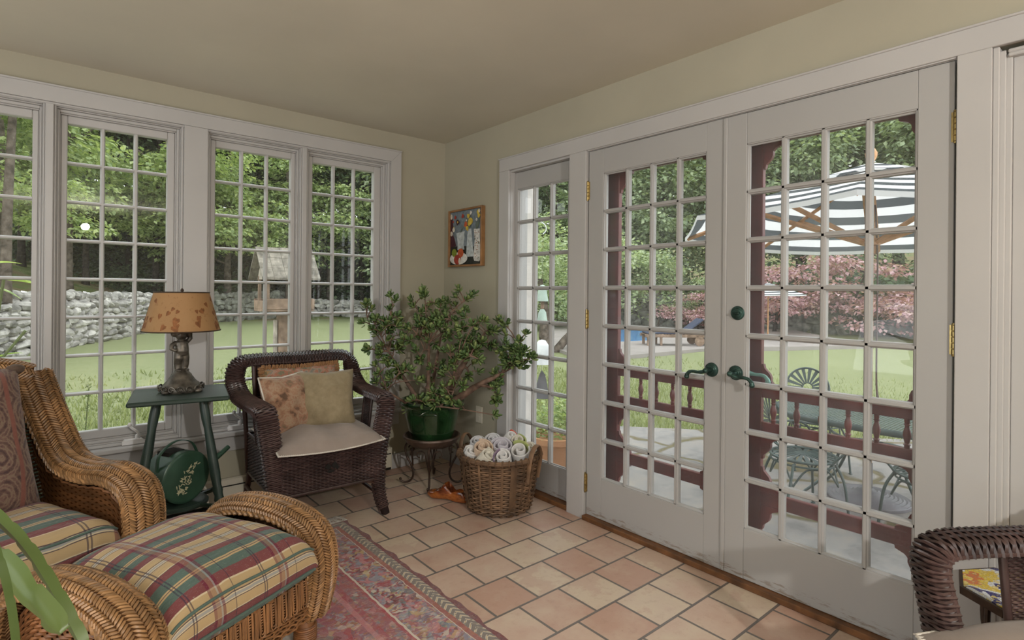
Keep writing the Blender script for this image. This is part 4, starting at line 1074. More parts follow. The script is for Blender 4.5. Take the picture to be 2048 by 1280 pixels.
for (x, z1, ln) in ((.03,1.14,.03),(-.065,.98,-.01)):
    q = spline([(x-.02,0,0),(x,0,.6),(x+ln,0,z1)], 26); b.tube(q, [.004]*16+[.003]*10, 5)
    for i in range(8, 26):
        for k in range(5):
            a = r.uniform(0, 2*PI); leaf(lf, q[i]+V((0,0,r.uniform(-.015,.015))), V((math.cos(a),math.sin(a),.9)), V((-math.sin(a),math.cos(a),.3)), .020, .009)
b.build('stem', bpy.data.materials['green_stem'], t); lf.build('foliage', L_OAK, t, 0)
t = thing('small_weed', 'small leafy weed outside the glass behind the green table', 'plant', (-1.84,.42,ZP))
b = MB(); b.tube(spline([(0,0,0),(.02,0,.5),(0,0,.86)], 10), .003, 5); b.build('stem', bpy.data.materials['green_stem'], t); lf = MB()
for k in range(9):
    a = r.uniform(0, 2*PI); leaf(lf, V((0,0,.62+.028*k)), V((math.cos(a),math.sin(a)*.6,.25)), V((0,0,1)), .07, .035)
lf.build('foliage', L_MAPLE, t, 0)

# blades of grass on the lawn near the house
rg = random.Random(77); vv = []; ff = []
def blades(n, x0, x1, y0, y1, h0, h1, ok):
    k = 0
    while k < n:
        x, y = rg.uniform(x0, x1), rg.uniform(y0, y1)
        if rg.random() < min(.97, max(0, math.hypot(x-1, y-0)-1.5)/7.): continue
        if not ok(x, y): continue
        k += 1; a = rg.uniform(0, 2*PI); h = rg.uniform(h0, h1); w = .006+.0012*abs(y); z = hz(x, y)-.005; l = rg.uniform(.2,.7)*h; b_ = rg.uniform(0, 2*PI)
        i = len(vv); c_, s_ = math.cos(a)*w, math.sin(a)*w
        vv.extend(((x-c_, y-s_, z), (x+c_, y+s_, z), (x+math.cos(b_)*l, y+math.sin(b_)*l, z+h))); ff.append((i, i+1, i+2))
blades(38000, -4.6, 3.2, .5, 10, .05, .11, lambda x, y: y > 1.15+.05*x*x*0 or x < 0)
blades(26000, 2.4, 10.5, -5, 8, .05, .11, lambda x, y: (y > 1.1 if x < 3.2 else (x-3.2)*1.35+y > 1.0) and not (x > 6.6 and (x-7)*.5+4.2 < y))
me = bpy.data.meshes.new('grass'); me.from_pydata(vv, [], ff); me.materials.append(GRASSB)
tag(link('grass', me), 'short lawn grass close outside the windows and doors', 'grass', kind='stuff')
JADE_TIPS = [(-0.734, -0.301, 1.082), (-0.751, -0.275, 0.89), (-0.736, -0.394, 0.749), (-0.747, -0.233, 1.17), (-0.648, -0.435, 1.212), (-0.468, -0.347, 1.17), (-0.49, -0.534, 1.239), (-0.357, -0.503, 1.173), (-0.348, -0.652, 1.088), (-0.255, -0.667, 1.221), (-0.276, -0.841, 1.094), (-0.09, -0.807, 1.088), (-0.081, -0.985, 0.966), (-0.075, -1.099, 0.871), (-0.076, -0.804, 0.894), (-0.171, -0.725, 0.945), (-0.222, -0.92, 0.607), (-0.223, -0.647, 0.721), (-0.346, -0.608, 0.894), (-0.496, -0.595, 1.033), (-0.632, -0.587, 0.964), (-0.653, -0.384, 0.963), (-0.571, -0.368, 0.718), (-0.663, -0.328, 0.648), (-0.385, -0.446, 0.635), (-0.523, -0.536, 0.835), (-0.257, -0.602, 0.92), (-0.076, -0.894, 0.832), (-0.073, -0.782, 0.698), (-0.347, -0.494, 0.753), (-0.544, -0.635, 0.586), (-0.72, -0.377, 1.022), (-0.537, -0.3, 1.077), (-0.313, -0.697, 1.042), (-0.145, -0.764, 1.024), (-0.077, -1.028, 0.913), (-0.422, -0.577, 1.055), (-0.536, -0.529, 0.71), (-0.373, -0.679, 0.713), (-0.225, -0.713, 0.863), (-0.556, -0.433, 1.036), (-0.369, -0.466, 0.916), (-0.344, -0.574, 0.988), (-0.417, -0.416, 1.079), (-0.552, -0.33, 0.882), (-0.178, -0.593, 0.949), (-0.32, -0.599, 0.827), (-0.276, -0.835, 0.847), (-0.089, -0.72, 0.921), (-0.21, -0.577, 1.147), (-0.694, -0.33, 0.859), (-0.673, -0.418, 1.086), (-0.071, -0.903, 0.902), (-0.075, -1.027, 0.821), (-0.467, -0.626, 0.559), (-0.433, -0.742, 0.604), (-0.449, -0.418, 0.458), (-0.075, -0.707, 0.655), (-0.217, -0.914, 0.513), (-0.657, -0.393, 0.831), (-0.608, -0.56, 0.782), (-0.335, -0.734, 0.685), (-0.072, -0.953, 0.875)]
CACTUS = [([(-2.521, -2.171, 0.985), (-2.42, -2.374, 0.943), (-2.359, -2.505, 0.904), (-2.32, -2.59, 0.851), (-2.287, -2.644, 0.782)], 0.0095, 9, (-0.6, -0.75, 0.25), 1), ([(-2.544, -2.244, 0.958), (-2.447, -2.43, 0.921), (-2.377, -2.568, 0.901), (-2.346, -2.62, 0.869), (-2.311, -2.649, 0.819)], 0.0165, 4, (-0.64, -0.75, 0.2), 2), ([(-2.394, -2.605, 0.996), (-2.374, -2.636, 0.926), (-2.364, -2.644, 0.876), (-2.357, -2.65, 0.814)], 0.0052, 3, (-0.6, -0.75, 0.2), 3)]
# ------------------------------------------------------------------ furniture and things in the room
def pillow(mb, w, h, t, n=18, pinch=.10, uvs=(1,1), sag=0, M=None, wr=.0, seed=0, sq=3.2, bottom=True):
    """stuffed cushion in local x (width), y (height), z (thickness), centred"""
    old = mb.M
    if M is not None: mb.M = M
    def surf(sg):
        def f(s, q):
            u, v_ = 2*s-1, 2*q-1
            e = (max(0, 1-abs(u)**sq)*max(0, 1-abs(v_)**sq))**.55
            x = u*w/2*(1-pinch*(1-abs(v_))**1.0*abs(u)**3*.8); y = v_*h/2*(1-pinch*(1-abs(u))*abs(v_)**3*.8)
            z = sg*t/2*e - sag*(1-u*u)*(1-v_*v_)
            if wr: z += wr*e*mnoise.noise(V((u*2.1+seed, v_*2.1, sg*3.)))
            return V((x, y, z))
        return f
    mb.grid(surf(1), n, n, uvs=uvs)
    if bottom: mb.grid(surf(-1), n, n, uvs=uvs, flip=True)
    mb.M = old
def edgeloop(w, h, n=40, pinch=.1, off=0):
    out = []
    for k in range(n*4):
        i, f = divmod(k, n); q = 2*f/n-1
        u, v_ = ((q,-1),(1,q),(-q,1),(-1,-q))[i]
        out.append(V((u*(w/2+off)*(1-pinch*(1-abs(v_))*abs(u)**3*.8), v_*(h/2+off)*(1-pinch*(1-abs(u))*abs(v_)**3*.8), 0)))
    return out
def RX(a): return Matrix.Rotation(a, 4, 'X')
def RY(a): return Matrix.Rotation(a, 4, 'Y')
def RZ(a): return Matrix.Rotation(a, 4, 'Z')
TR = Matrix.Translation

# ---- natural rattan lounge chair and ottoman (front = local -y)
PHI = math.radians(27.); UX = V((math.cos(PHI), math.sin(PHI), 0)); VF = V((math.sin(PHI), -math.cos(PHI), 0))
OB = V((-2.0,-1.5,0))
def rope(mb, pts, r=.007, pitch=.016, nrm=(0,0,1)):
    """twisted bead of short canes along a path"""
    L = 0
    for i in range(len(pts)-1):
        a, c = pts[i], pts[i+1]; d = c-a; n_ = max(1, int(d.length/pitch))
        for k in range(n_):
            p = a+d*((k+.5)/n_); t_ = d.normalized(); s = t_.cross(V(nrm)).normalized()
            mb.lens(p, t_*.78+s*.5, V(nrm), pitch*2.5, r*1.7, r*2.2, 5)
def roll(path, N, wi, wo, h, cols, n, hh=.007, drop=.5):
    prof = [(-wi,-h*drop)] + [(lerp(-wi, wo, (1-math.cos(PI*i/10))/2), h*math.sin(PI*i/10)*1.0) for i in range(0, 11)] + [(wo+.004,-h*.9)]
    S = sweep(path, N, prof)
    return S
ch = thing('rattan_lounge_chair', 'honey-coloured rattan lounge chair with a braided sweeping arm, cut by the left edge', 'lounge chair', OB+UX*(-.215)+VF*(-.73), PHI)
def chair_arm(sx):
    P = [(-.27,.06),(-.315,.20),(-.345,.33),(-.345,.44),(-.305,.515),(-.20,.545),(-.06,.535),(.07,.548),(.15,.59),(.225,.69),(.295,.80),(.35,.90)]
    path = spline([V((sx*(.36-.02*max(0,(z-.6)/.4)), y, z)) for y, z in P], 44)
    N = []
    for i in range(len(path)):
        t = (path[min(i+1,len(path)-1)]-path[max(i-1,0)]).normalized(); n_ = V((0,-t.z,t.y)) ; N.append(n_.normalized())
    return path, N
for sx, nm in ((1,'arm'),(-1,'arm')):
    path, N = chair_arm(sx)
    S = roll(path, N, .062, .075, .042, 7, 0)
    b = MB(); b.mi = 1; b.grid(lambda s, q: S(s, q)-srf_n(S, s, q)[3]*0, 60, 12); b.mi = 0
    S2 = lambda s, q: S(.0+s, .06+q*.9)
    # surface normals must face outwards
    pn = srf_n(S2, .5, .5)[3]; fl_ = pn.z < 0
    SS = (lambda s, q: S2(s, 1-q)) if fl_ else S2
    if sx == 1: braid(b, SS, 8, 120, .02, .62, .009)
    ed = [S(i/60, .045) for i in range(61)]; ed2 = [S(i/60, .97) for i in range(61)]
    rope(b, ed, .009, .019, (-sx,0,.2)); rope(b, ed2, .008, .02, (sx,0,0))
    b.build(nm, [RATTAN, RATBASE], ch, 50)
    # woven side panels under the roll
    def panel(xo):
        def f(s, q):
            y = lerp(-.325, .34, s); k = min(range(len(path)), key=lambda i: abs(path[i].y-y) + (9 if path[i].z < .4 else 0)); zt_ = path[k].z-.035
            if y < -.29: zt_ = .47
            return V((sx*xo, y, lerp(.12, zt_, q)))
        return f
    for xo in (.300,.415):
        b = MB(); f = panel(xo); tabs = [[f(i/26, j/40) for j in range(41)] for i in range(27)]
        g_ = lambda s, q: tabs[min(25,int(s*26))][min(40,int(q*40+.5))].lerp(tabs[min(25,int(s*26))+1][min(40,int(q*40+.5))], s*26-min(25,int(s*26)))
        b.mi = 1; b.grid(lambda s, q: g_(s,q)+V((sx*(.006 if xo<.4 else -.006),0,0)), 26, 8); b.mi = 0
        weave(b, g_, 26, 42, .0056, .0042, sub=2); b.build('side_panel', [RATIN, RATBASE], ch, 60)
b = MB()   # back: curved woven shell with a rolled top
def backS(s, q):
    x = lerp(-.34, .34, s); return V((x, lerp(.24,.40,q)-.05*(x/.34)**2, lerp(.36,.95-.05*(abs(x)/.34)**3,q)))
b.mi = 1; b.grid(lambda s, q: backS(s,q)+V((0,.012,0)), 16, 8); b.mi = 0; weave(b, backS, 28, 46, .006, .005); b.build('backrest', [RATIN, RATBASE], ch, 60)
pth = [V((lerp(-.34,.34,i/30), .40-.05*(lerp(-1,1,i/30))**2, .955-.05*abs(lerp(-1,1,i/30))**3)) for i in range(31)]
S = roll(pth, [V((0,-.25,.97))]*31, .05, .05, .035, 5, 0); b = MB(); b.mi = 1; b.grid(S, 30, 12); b.mi = 0
Sx = S if srf_n(S,.5,.5)[3].z > 0 else (lambda s, q: S(s,1-q))
braid(b, Sx, 6, 60, .02, .62, .009); b.build('back_roll', [RATTAN, RATBASE], ch, 50)
b = MB(); b.cbox(-.31, .31, -.31, .30, .24, .29, .01); b.build('seat_frame', RATBASE, ch)
b = MB(); fp = lambda s, q: V((lerp(-.33,.33,s), -.315, lerp(.10,.29,q))); b.mi = 1; b.box(-.33,.33,-.31,-.30,.10,.29); b.mi = 0; weave(b, fp, 26, 15, .006, .005); b.build('front_panel', [RATIN, RATBASE], ch, 60)
for sx in (-1,1):
    for y in (-.28,.30):
        b = MB(); b.lathe([(.026,0),(.03,.01),(.032,.06),(.024,.09),(.022,.13)], 12, (sx*.33,y,.008)); b.build('leg', RATIN, ch, 50)
# seat cushion of the chair
def boxcushion(nm, label, cat, parent_loc, rz, w, d, t, uvw, dome=.03, front=.04, z0=.29, lift=None, seed=1, pipe=True, rot=0):
    o = thing(nm, label, cat, parent_loc, rz)
    b = MB()
    def f(s, q):
        # q: wraps the section across depth: bottom front -> over the top -> bottom back
        u = 2*s-1; L = d+2*t; x = q*L
        if x < t: y, z = -d/2, x
        elif x < t+d: y, z = -d/2+(x-t), t
        else: y, z = d/2, t-(x-t-d)
        e = max(0,1-abs(u)**6)**.5; m = max(0, 1-(2*y/d)**4)
        z2 = z*(.55+.45*e) + dome*m*(1-u**4)*(z/t) if True else z
        bulge = .016*math.sin(PI*min(1,z/t))
        if abs(abs(y)-d/2) < 1e-6: y += math.copysign(bulge, y)
        r_ = min(1, (d/2-abs(y))/.03+.0); z2 -= .014*(1-max(0,min(1,r_)))*(z/t)
        p = V((u*w/2*(1+.03*e*0), y*(1-.02*(u*u)), z0+z2))
        if lift: p.z += lift(u, 2*y/d)
        n_ = mnoise.noise(V((p.x*5.5+seed, p.y*5.5, seed*2.)))*.006 + .0045*math.sin((p.x*.6+p.y*1.0)*34+4*mnoise.noise(V((p.x*3,p.y*3,seed))))*max(0,mnoise.noise(V((p.x*2.5+9,p.y*2.5,seed)))+.25)
        p.z += n_*(z/t); return p
    b.grid(f, 44, 60, uvs=(uvw[0], uvw[1]))
    for sg in (0,1):   # side faces
        ids = []
        for i in range(61):
            ids.append(f(sg, i/60))
        c = V((0,0,0))
        for p in ids: c += p
        c = c/61; ci = b.add(c+V(((.012 if sg else -.012),0,0))); vi = [b.add(p) for p in ids]
        for i in range(60):
            fc = [ci, vi[i], vi[i+1]]
            b.face(fc if not sg else fc[::-1], [(.02,.5),(.02,i/60*uvw[1]),(.02,(i+1)/60*uvw[1])])
    b.build('cover', PLAID, o, 180)
    if pipe:
        b = MB(); q0 = t*.20/(d+2*t); pts = [f(i/44, q0)+V((0,-.003,0)) for i in range(1,44)]; b.tube(pts, .0055, 6)
        q1 = t*.97/(d+2*t); b.tube([f(i/44, q1)+V((0,-.002,.001)) for i in range(1,44)], .0045, 6); b.build('piping', PLAID, o, 180)
    return o
boxcushion('chair_cushion', 'plaid seat cushion lying in the rattan lounge chair', 'cushion', ch.location, PHI, .585, .66, .15, (.60,.96), .02, z0=.29, seed=3)
PC = TR(ch.location) @ RZ(PHI)
# paisley back pillow, dark floral cushion behind it
o = thing('tapestry_pillow', 'brown paisley tapestry pillow with red stripes leaning in the rattan lounge chair', 'pillow', (0,0,0)); M = PC @ TR((-.055,.155,.685)) @ RX(math.radians(72)); o.matrix_world = M
b = MB(); pillow(b, .60, .56, .20, 22, .06, (.62,.56), wr=.02, seed=5, sq=4.); b.build('cover', PAISLEY, o, 180)
for sx in (-1,1): b = MB(); b.ell((sx*.292,.272,0), .034,.020,.020, 8, 6); b.build('tassel', TASSEL, o, 180)
o = thing('dark_floral_cushion', 'dark green floral cushion wedged behind the paisley pillow', 'cushion', (0,0,0)); o.matrix_world = PC @ TR((.09,.245,.63)) @ RX(math.radians(70))
b = MB(); pillow(b, .40, .42, .12, 14, .08, wr=.015); b.build('cover', DFLOR, o, 180)
b = MB(); pts = edgeloop(.40,.42,30,.08,.006)
for i in range(0, len(pts)):
    d_ = (pts[(i+1)%len(pts)]-pts[i]).normalized(); b.lens(pts[i], V((d_.y,-d_.x,R.uniform(-.6,.6))), V((0,0,1)), .035, .006, .006, 4)
b.build('fringe', DFLOR, o, 60)

ot = thing('rattan_ottoman', 'honey-coloured rattan ottoman with rolled braided ends in front of the lounge chair', 'ottoman', OB+UX*.02+VF*.025, PHI)
for sx in (1,-1):
    P = [(-.235,.10),(-.262,.20),(-.268,.30),(-.235,.385),(-.14,.43),(0,.445),(.14,.43),(.235,.385),(.268,.30),(.262,.20),(.235,.10)]
    path = spline([V((sx*.322, y, z)) for y, z in P], 40); N = []
    for i in range(40):
        t = (path[min(i+1,39)]-path[max(i-1,0)]).normalized(); N.append(V((0,-t.z,t.y)).normalized())
    S = roll(path, N, .062, .066, .036, 6, 0)
    b = MB(); b.mi = 1; b.grid(S, 50, 12); b.mi = 0
    S2 = lambda s, q: S(s, .07+q*.88)
    SS = S2 if srf_n(S2,.5,.5)[3].z > 0 else (lambda s, q: S2(s,1-q))
    braid(b, SS, 8, 112, .02, .62, .009)
    rope(b, [S(i/50,.05) for i in range(51)], .009, .018, (-1,0,.2)); rope(b, [S(i/50,.97) for i in range(51)], .009, .018, (1,0,0))
    b.build('rolled_end', [RATTAN, RATBASE], ot, 50)
    b = MB(); f = lambda s, q: V((sx*.345, lerp(-.25,.25,s), lerp(.12,.42-.16*abs(2*s-1)**4,q)))
    b.mi = 1; b.grid(lambda s, q: f(s,q)-V((sx*.007,0,0)), 16, 6); b.mi = 0; weave(b, f, 22, 26, .006, .005); b.build('end_panel', [RATIN, RATBASE], ot, 60)
for sy in (-1,1):
    b = MB(); x0, x1 = -.272, .272; Y = sy*.262
    b.mi = 1; b.box(x0, x1, Y-sy*.012-.002, Y-sy*.012+.002, .10, .33); b.mi = 0
    F = lambda x, z, o=0: V((x, Y+sy*o, z))
    for k in range(5):       # bold waves at the top
        for j in range(3):
            pts = [F(lerp(x0,x1,i/72), .322-.0135*k-.004*j+.006*math.sin(i*PI/4+k*.9+j*.15), .006*math.cos(i*PI/4+k*PI)) for i in range(73)]; b.tube(pts, .0026, 4)
    n_ = 11
    for i in range(n_):      # stakes in threes and hanging loops
        xc = lerp(x0+.02, x1-.02, (i+.5)/n_)
        for j in (-1,0,1): b.tube([F(xc+j*.0055-.0105, .26, .004), F(xc+j*.0055-.0105, .165, .006)], .0027, 5)
        for q in (0,1):
            w = .0105-q*.004; pts = [F(xc+.012-w,.26,.002)]+[F(xc+.012-w*math.cos(PI*m/6), .178-q*.0-w*1.4*math.sin(PI*m/6)+q*.004, .007) for m in range(7)]+[F(xc+.012+w,.26,.002)]; b.tube(pts, .0023, 5)
        for m in range(9): b.lens(F(xc+.0125,.182+.0088*m,.003), (1,0,.1), (0,sy,0), .011, .005, .005, 4)
    for k in range(7):
        pts = [F(lerp(x0,x1,i/48), .160-.0085*k+.003*math.sin(i*PI/3+k), .004*math.cos(i*PI/3*2+k*PI)) for i in range(49)]; b.tube(pts, .0034, 5)
    b.build('side_panel', [RATMID, RATBASE], ot, 60)
b = MB(); b.cbox(-.28,.28,-.25,.25,.24,.275,.01); b.build('deck', RATBASE, ot)
for sx in (-1,1):
    for sy in (-1,1):
        b = MB(); c_ = (sx*.290, sy*.225, .008)
        b.lathe([(.024,0),(.033,.008),(.036,.035),(.034,.06),(.026,.075),(.0235,.09),(.0235,.18)], 14, c_)
        for k in range(8):
            pts = [V(c_)+V((.037*math.cos(a), .037*math.sin(a), .008+.0075*k)) for a in [2*PI*i/14 for i in range(14)]]; b.tube(pts, .0038, 5, True)
        b.build('leg', RATIN, ot, 50)
    b = MB(); b.tube([(sx*.29,-.225,.115),(sx*.29,.225,.115)], .015, 8); b.build('stretcher', RATIN, ot)
b = MB()
for sy in (-1,1): b.tube([(-.29,sy*.225,.105),(.29,sy*.225,.105)], .015, 8)
b.build('stretcher', RATIN, ot)
boxcushion('ottoman_cushion', 'plump plaid cushion lying on the rattan ottoman', 'cushion', ot.location, PHI, .545, .575, .125, (.85,1.15), .062, z0=.277, seed=8)

# ---- dark wicker armchair (front = local -y)
def dark_chair(nm, loc, rz, label, cushion_label, flip=False):
    t = thing(nm, label, 'armchair', loc, rz)
    half = [((.315,-.345,0.),(0,-1,.0)),((.285,-.325,.12),(0,-1,.0)),((.283,-.312,.28),(0,-1,0)),((.298,-.315,.45),(0,-1,0)),((.320,-.328,.595),(.12,-.98,.12)),((.325,-.312,.642),(.1,-.7,.7)),((.328,-.25,.655),(.05,-.05,1)),((.332,-.13,.656),(.05,0,1)),((.338,.0,.656),(.05,0,1)),((.347,.14,.668),(.05,-.2,1)),((.352,.235,.718),(.05,-.85,.6)),((.350,.272,.79),(.3,-.8,.6)),((.318,.286,.842),(.3,-.4,.9)),((.24,.288,.854),(0,-.25,1)),((.12,.288,.855),(0,-.25,1)),((0,.287,.853),(0,-.25,1))]
    pts = [V(p) for p, n_ in half]; nn = [V(n_) for p, n_ in half]
    pts += [V((-p.x,p.y,p.z)) for p in reversed(pts[:-1])]; nn += [V((-n_.x,n_.y,n_.z)) for n_ in reversed(nn[:-1])]
    K = 150; P0 = spline(pts, 900); N0 = spline(nn, 900); acc = [0]
    for i in range(899): acc.append(acc[-1]+(P0[i+1]-P0[i]).length)
    path, N, j = [], [], 0
    for i in range(K):                       # even spacing along the band
        t_ = acc[-1]*i/(K-1)
        while j < 898 and acc[j+1] < t_: j += 1
        path.append(P0[j].lerp(P0[j+1], (t_-acc[j])/max(1e-9, acc[j+1]-acc[j]))); N.append(N0[j].normalized())
    # width grows from foot to arm
    def wid(i):
        z = path[i].z; return lerp(.020, .043, min(1, z/.5))
    T = [(path[min(i+1,K-1)]-path[max(i-1,0)]).normalized() for i in range(K)]
    prof = [(-1.0,-.020),(-1.06,.0),(-.9,.013),(-.5,.017),(0,.018),(.5,.017),(.9,.013),(1.06,0),(1.0,-.020)]
    def S(s, q):
        x = s*(K-1); i = min(int(x), K-2); f = x-i; p = path[i].lerp(path[i+1], f); tt = T[i].lerp(T[i+1], f).normalized(); n_ = N[i].lerp(N[i+1], f)
        w = tt.cross(n_).normalized(); n_ = w.cross(tt).normalized(); y = q*8; j = min(int(y),7); g = y-j
        return p + w*(lerp(prof[j][0],prof[j+1][0],g)*lerp(wid(i),wid(i+1),f)) + n_*lerp(prof[j][1],prof[j+1][1],g)
    b = MB(); b.mi = 1; b.grid(lambda s, q: S(s,q), 150, 8); b.mi = 0
    Sn = S if srf_n(S,.5,.5)[3].z > 0 else (lambda s, q: S(s,1-q))
    Sw = lambda s, q: Sn(.012+.976*s, q)+srf_n(Sn, .012+.976*s, q)[3]*.004
    # rows across the band, woven over lengthwise canes
    Sx = lambda s, q: Sw(q, s)
    weave(b, Sx, 6, 330, .0050, .0040, sub=2)
    for q in (.02,.98): b.tube([Sn(i/200,q) for i in range(201)], .0085, 6)
    b.build('arm_and_back_band', [DWICK, DWBASE], t, 60)
    # seat box
    def wall(p0, p1, z0, z1, st, rows, nm, drop=0):
        p0, p1 = V(p0), V(p1); f = lambda s, q: V((*p0.lerp(p1, s).xy, lerp(z0-drop*math.sin(PI*s), z1, q)))
        nrm = (p1-p0).cross(V((0,0,1))).normalized(); m = MB(); m.mi = 1; m.grid(lambda s, q: f(s,q)-nrm*.008, 10, 4); m.mi = 0
        weave(m, f, st, rows, (z1-z0)/rows*.52, .0045); m.tube([f(i/10,0) for i in range(11)], .008, 6); m.tube([f(i/10,1) for i in range(11)], .008, 6)
        return m.build(nm, [DWICK, DWBASE], t, 60)
    wall((-.275,-.325,0),(.275,-.325,0), .205, .425, 26, 26, 'front_apron', .0)
    wall((.285,-.30,0),(.285,.23,0), .205, .43, 22, 26, 'side_panel'); wall((-.285,.23,0),(-.285,-.30,0), .205, .43, 22, 26, 'side_panel')
    wall((.285,.235,0),(-.285,.235,0), .205, .43, 24, 26, 'rear_panel')
    bk = MB(); f = lambda s, q: V((lerp(-.235,.235,s), lerp(.20,.272,q), lerp(.43,.83,q))); bk.mi = 1; bk.grid(lambda s, q: f(s,q)+V((0,.010,0)), 8, 4); bk.mi = 0
    weave(bk, f, 22, 46, .0046, .0045); bk.build('back_panel', [DWICK, DWBASE], t, 60)
    for sx in (-1,1):
        m = MB(); m.tube(spline([(sx*.285,.23,.20),(sx*.30,.25,.55),(sx*.335,.27,.80)], 10), .013, 8); m.tube(spline([(sx*.245,.20,.43),(sx*.25,.272,.84)], 6), .013, 8); m.build('back_post', STEM, t)
        m = MB(); f = lambda s, q: V((sx*lerp(.297,.322,q), lerp(-.13,-.03,s), lerp(.42,.645,q))); weave(m, f, 8, 34, .0040, .003)
        for y in (-.13,-.03): m.tube([(sx*.297,y,.42),(sx*.322,y,.645)], .010, 7)
        m.build('arm_support', [DWICK, DWBASE], t, 60)
        m = MB(); m.tube(spline([(sx*.275,.22,.22),(sx*.285,.25,.10),(sx*.305,.30,0)], 8), [.016]*4+[.015]*2+[.013]*2, 9); m.build('rear_leg', STEM, t)
        m = MB(); m.tube([(sx*.295,-.318,.10),(sx*.29,.25,.12)], .011, 8); m.build('stretcher', STEM, t)
        m = MB(); m.tube(spline([(sx*.282,-.318,.10),(sx*.26,-.318,.175),(sx*.19,-.318,.205)], 10), .008, 7); m.build('corner_brace', STEM, t)
        m = MB(); m.lathe([(.011,0),(.014,.008),(.013,.03)], 10, (sx*.315,-.345,0)); m.build('foot', STEM, t)
    m = MB(); m.cbox(-.28,.28,-.31,.23,.40,.425,.008); m.build('seat', DWBASE, t)
    # diamond piercing in the apron: light chips of reed
    # seat cushion with blanket stitch
    q = thing('seat_cushion', cushion_label, 'cushion', loc, rz)
    cb = MB()
    def top(s, g, sg=1):
        u, v_ = 2*s-1, 2*g-1
        e = (max(0,1-abs(u)**3.5)*max(0,1-abs(v_)**3.5))**.5
        x = u*.272*(1+.05*max(0,-v_)**2); y = -.075+v_*.285*(1 - .10*(1-u*u)*0) - (.055*max(0,-v_)**2*(1-.5*u*u))
        z = .458+sg*.062*e + .024*mnoise.noise(V((u*2.6+rz*3, v_*2.6, .3)))*e
        z -= .055*max(0,-v_-.55)**1.5*(1.2+ .6*math.cos(u*1.6)) if sg > -2 else 0
        return V((x,y,z))
    cb.grid(lambda s, g: top(s,g,1), 24, 24); cb.grid(lambda s, g: top(s,g,-.55), 24, 24, flip=True); cb.build('cover', SEATC, q, 180)
    cs = MB(); rim = [top(i/60,0) for i in range(61)]+[top(1,i/60) for i in range(1,61)]+[top(1-i/60,1) for i in range(1,61)]+[top(0,1-i/60) for i in range(1,60)]
    cs.tube(rim, .0042, 5, True)
    for i, p in enumerate(rim):
        c0 = V((0,-.08,p.z+.01)); d_ = (c0-p); d_.z = .004; d_.normalize(); cs.tube([p-d_*.006, p+d_*.013+V((0,0,.005))], .0022, 4)
    cs.build('blanket_stitch', CREAMF, q, 180)
    return t, q
TH = math.radians(-2.)
AC, AQ = dark_chair('wicker_armchair', (-1.142,-.352,0), TH, 'dark brown wicker armchair holding three pillows in front of the windows', 'greige seat cushion with white blanket stitch under the three pillows')
PA = TR((-1.142,-.352,0)) @ RZ(TH)
# pierced diamond in the apron
b = MB()
for (x, z, w, h) in ((-.015,.325,.020,.016),(.02,.33,.016,.022),(.0,.30,.026,.010),(.035,.315,.012,.014)):
    b.prism([(x-w,z),(x,z-h),(x+w,z),(x,z+h)], lambda a,c_,d: (a,d,c_), -.334, -.331)
b.build('pierced_motif', DARK, AC, 0)
def throw(nm, label, M, w, h, t, m, n=20, pinch=.1, wr=.02, seed=1, pipe=None, fringe=None, sq=3.2):
    o = thing(nm, label, 'pillow', (0,0,0)); o.matrix_world = M
    b = MB(); pillow(b, w, h, t, n, pinch, (1,1), wr=wr, seed=seed, sq=sq); b.build('cover', m, o, 180)
    if pipe: b = MB(); b.tube(edgeloop(w,h,24,pinch,.001), .005, 6, True); b.build('piping', pipe, o, 180)
    if fringe:
        b = MB(); pts = edgeloop(w,h,64,pinch,.004)
        for i in range(len(pts)):
            d_ = (pts[(i+1)%len(pts)]-pts[i]).normalized()
            for k in range(3): b.lens(pts[i]+V((0,0,R.uniform(-.014,.014))), V((d_.y+R.uniform(-.3,.3),-d_.x+R.uniform(-.3,.3),R.uniform(-.5,.5))), V((0,0,1)), .036, .007, .007, 4)
        b.build('fringe', fringe, o, 60)
    return o
throw('needlepoint_pillow', 'fringed floral needlepoint pillow behind the two others on the dark armchair', PA @ TR((-.01,.125,.635)) @ RX(math.radians(76)), .44, .36, .10, FLORP, 18, .05, .012, 2, None, FRINGE, 4.5)
throw('rose_pillow', 'rose and tan brocade pillow on the left of the dark armchair', PA @ TR((-.150,-.06,.628)) @ RZ(math.radians(22)) @ RX(math.radians(72)), .29, .34, .15, ROSEP, 18, .12, .02, 4, CREAMF)
throw('olive_pillow', 'olive tan brocade pillow on the right of the dark armchair', PA @ TR((.065,-.055,.628)) @ RZ(math.radians(-12)) @ RX(math.radians(70)), .335, .355, .16, TANP, 22, .12, .028, 7)

AC2, AQ2 = dark_chair('wicker_armchair', (-.535,-3.635,0), math.radians(-127), 'dark brown wicker armchair cut by the lower right corner', 'taupe seat cushion with white blanket stitch on the armchair at lower right')
AC2.scale = (1,1,.965); AQ2.scale = (1,1,.965)
